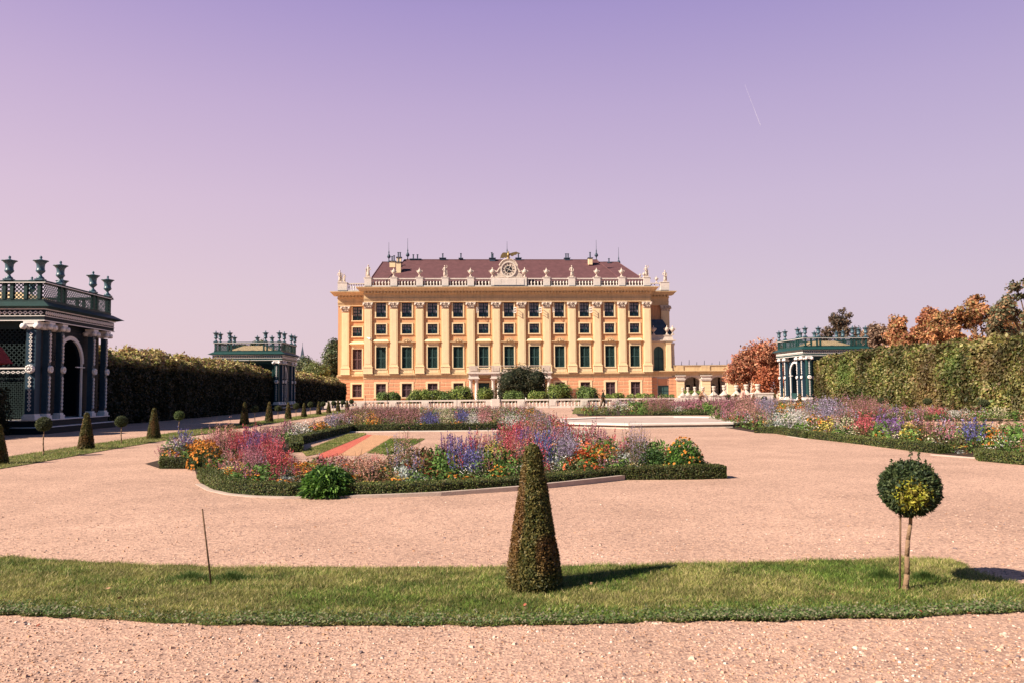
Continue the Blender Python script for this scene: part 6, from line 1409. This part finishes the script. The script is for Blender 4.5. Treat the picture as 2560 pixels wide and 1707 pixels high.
BG = [(.10, .22, .035), (.07, .16, .03), (.15, .27, .05), (.04, .09, .025)]
p_ = G(812, 1243); big_leafy(p_ + Vector((0, .22, 0)), .48, .50, 2600, .13, 'bright green leafy plant spilling over the front hedge and kerb', BG, 1)
p_ = G(1718, 1186); big_leafy(p_ + Vector((0, .2, 0)), .42, .72, 2200, .09, 'tall green plant with orange blossoms at the right end of the bed', BG, 2, (60, ORG, .024), 'orange_flower_plant')
p_ = G(1640, 1186); big_leafy(p_ + Vector((0, .25, 0)), .36, .50, 1600, .09, 'dark green leafy plant left of the tall orange flowered one', [(.05, .11, .03), (.035, .08, .025), (.08, .14, .04)], 3)
p_ = G(1455, 1206); big_leafy(p_ + Vector((0, .55, 0)), .5, .36, 1500, .07, 'broad plant with flat red orange blossoms right of the big cone', [(.07, .12, .03), (.05, .08, .025), (.12, .15, .05)], 4, (30, ORR, .032), 'orange_flower_plant')
p_ = G(500, 1176); big_leafy(p_ + Vector((.05, .3, 0)), .42, .58, 1400, .06, 'dense orange flowered plant at the left tip of the bed', [(.07, .10, .03), (.05, .08, .025)], 5, (150, ORG, .026), 'orange_flower_plant')
p_ = G(1640, 1195) ; 
# ------------------------------------------------------------------ stone basin
c_ = CW(7.0, 38.3); R = empty('stone_basin', (c_.x, c_.y, 0), 'low pale octagonal stone basin in the middle of the garden', 'basin')
def octa(r, sx=1.0, a0=22.5): return [(r * 1.13 * math.cos(math.radians(a0 + 45 * k)), r * .93 * math.sin(math.radians(a0 + 45 * k))) for k in range(8)]
m = MB(); m.poly(octa(5.25), .0, .05); m.poly(octa(5.1), .05, .14); m.build('plinth', M_stone, R)
m = MB(); a_, b_ = octa(5.3), octa(4.3)
for k in range(8):
    j = (k + 1) % 8; vs = [(*a_[k], .141), (*a_[j], .141), (*b_[j], .141), (*b_[k], .141), (*a_[k], .21), (*a_[j], .21), (*b_[j], .21), (*b_[k], .21)]
    m.add(vs, [(4, 5, 6, 7), (0, 1, 5, 4), (2, 3, 7, 6), (0, 3, 2, 1)])
m.build('rim', M_white, R)
m = MB(); m.poly(octa(4.28), .142, .165); m.build('basin_floor', M_kerb, R)

# ------------------------------------------------------------------ loose stones on the near gravel
g_ = np.random.default_rng(99); n = 30000; px_ = g_.uniform(-60, 2620, n); py_ = 1215 + (1760 - 1215) * g_.uniform(0, 1, n) ** .75
RMn = np.array(RM); rr = np.stack([(px_ - 1280) / F, (853.5 - py_) / F, -np.ones(n)], 1) @ RMn.T; t = -EYE / rr[:, 2]; P = rr * t[:, None] + np.array([0, 0, EYE]); k = ~inside(P[:, :2], np.array(fpoly)) & ~inside(P[:, :2], np.array(xy(A_OUT)))
cl = vnoise(P[:, 0] * 1.6, P[:, 1] * 1.6, 12); k &= g_.uniform(0, 1, n) < (.35 + cl * .8); P = P[k]; n = len(P)
s_ = .0040 * np.exp(g_.normal(0, .42, n)); s_ = np.minimum(s_, .016); a = g_.uniform(0, 6.283, n); bx_ = np.array([[-1, -1, -.3], [1, -1, -.3], [1, 1, -.3], [-1, 1, -.3], [-.6, -.6, .75], [.6, -.6, .75], [.6, .6, .75], [-.6, .6, .75]])
Q = bx_[None] * (1 + g_.normal(0, .22, (n, 8, 3))); Q[..., 0] *= g_.uniform(.8, 1.6, (n, 1)); x = Q[..., 0] * np.cos(a)[:, None] - Q[..., 1] * np.sin(a)[:, None]; y = Q[..., 0] * np.sin(a)[:, None] + Q[..., 1] * np.cos(a)[:, None]
Q = np.stack([x, y, Q[..., 2]], 2) * s_[:, None, None] + np.stack([P[:, 0], P[:, 1], s_ * .2], 1)[:, None]
fc = np.array([[4, 5, 6, 7], [0, 1, 5, 4], [1, 2, 6, 5], [2, 3, 7, 6], [3, 0, 4, 7]]); V = Q[:, fc].reshape(-1, 4, 3); C = np.repeat(pick([(.52, .33, .24), (.60, .42, .33), (.40, .25, .19), (.68, .56, .48), (.20, .15, .15), (.48, .27, .17)], n, [.3, .22, .2, .08, .06, .14], .15, g_), 5, 0)
tag(quads('gravel_stones', V, C, leafmat('pebble', 0.0, .9, .15)), 'loose pinkish gravel stones in the foreground', 'gravel', kind='stuff')
# fallen leaves
m = MB(); m.add([(0, -.02, .004), (.012, -.007, .008), (.014, .008, .004), (0, .024, .010), (-.014, .008, .006), (-.012, -.007, .010)], [(0, 1, 2, 3), (0, 3, 4, 5)])
fl = None
for i, (px, py) in enumerate([(95, 1565), (450, 1564), (166, 1520), (270, 1481), (2080, 1497), (2425, 1545), (1313, 1523), (1476, 1469), (2300, 1540), (300, 1505)]):
    p_ = G(px, py); p_.z = .035 if py < 1550 else .004
    mt_ = mat('leaf_tan', (.38, .22, .13, 1), .8) if i % 2 else mat('leaf_red', (.30, .09, .055, 1), .8)
    mm = m.build('fallen_leaf', mt_, None, p_); mm.rotation_euler = (.2, .1 * i, i * 1.7)
    tag(mm, ('tan' if i % 2 else 'reddish') + ' fallen leaf %s' % ['far left on the near gravel', 'left of the stake on the turf edge', 'at the lower left turf edge', 'left in the turf', 'left of the ball tree in the turf', 'near the right turf edge on gravel', 'just below the big cone', 'right of the big cone', 'lower right of the ball tree', 'below the stake in the turf'][i], 'leaf', 'fallen leaves')
# contrail
a_ = D(1862, 212, 3800); b_ = D(1901, 314, 3800); m = MB()
m.tube(a_, a_ + (b_ - a_) * .6, .5, 1.0, 8); m.tube(a_ + (b_ - a_) * .6, b_, 1.0, 1.8, 8)
cm = bpy.data.materials.new('contrail'); cm.use_nodes = True; t_ = cm.node_tree; b = t_.nodes['Principled BSDF']; b.inputs['Base Color'].default_value = (.9, .85, .9, 1); b.inputs['Alpha'].default_value = .2
tag(m.build('contrail', cm), 'faint white contrail high in the sky', 'contrail', kind='stuff')
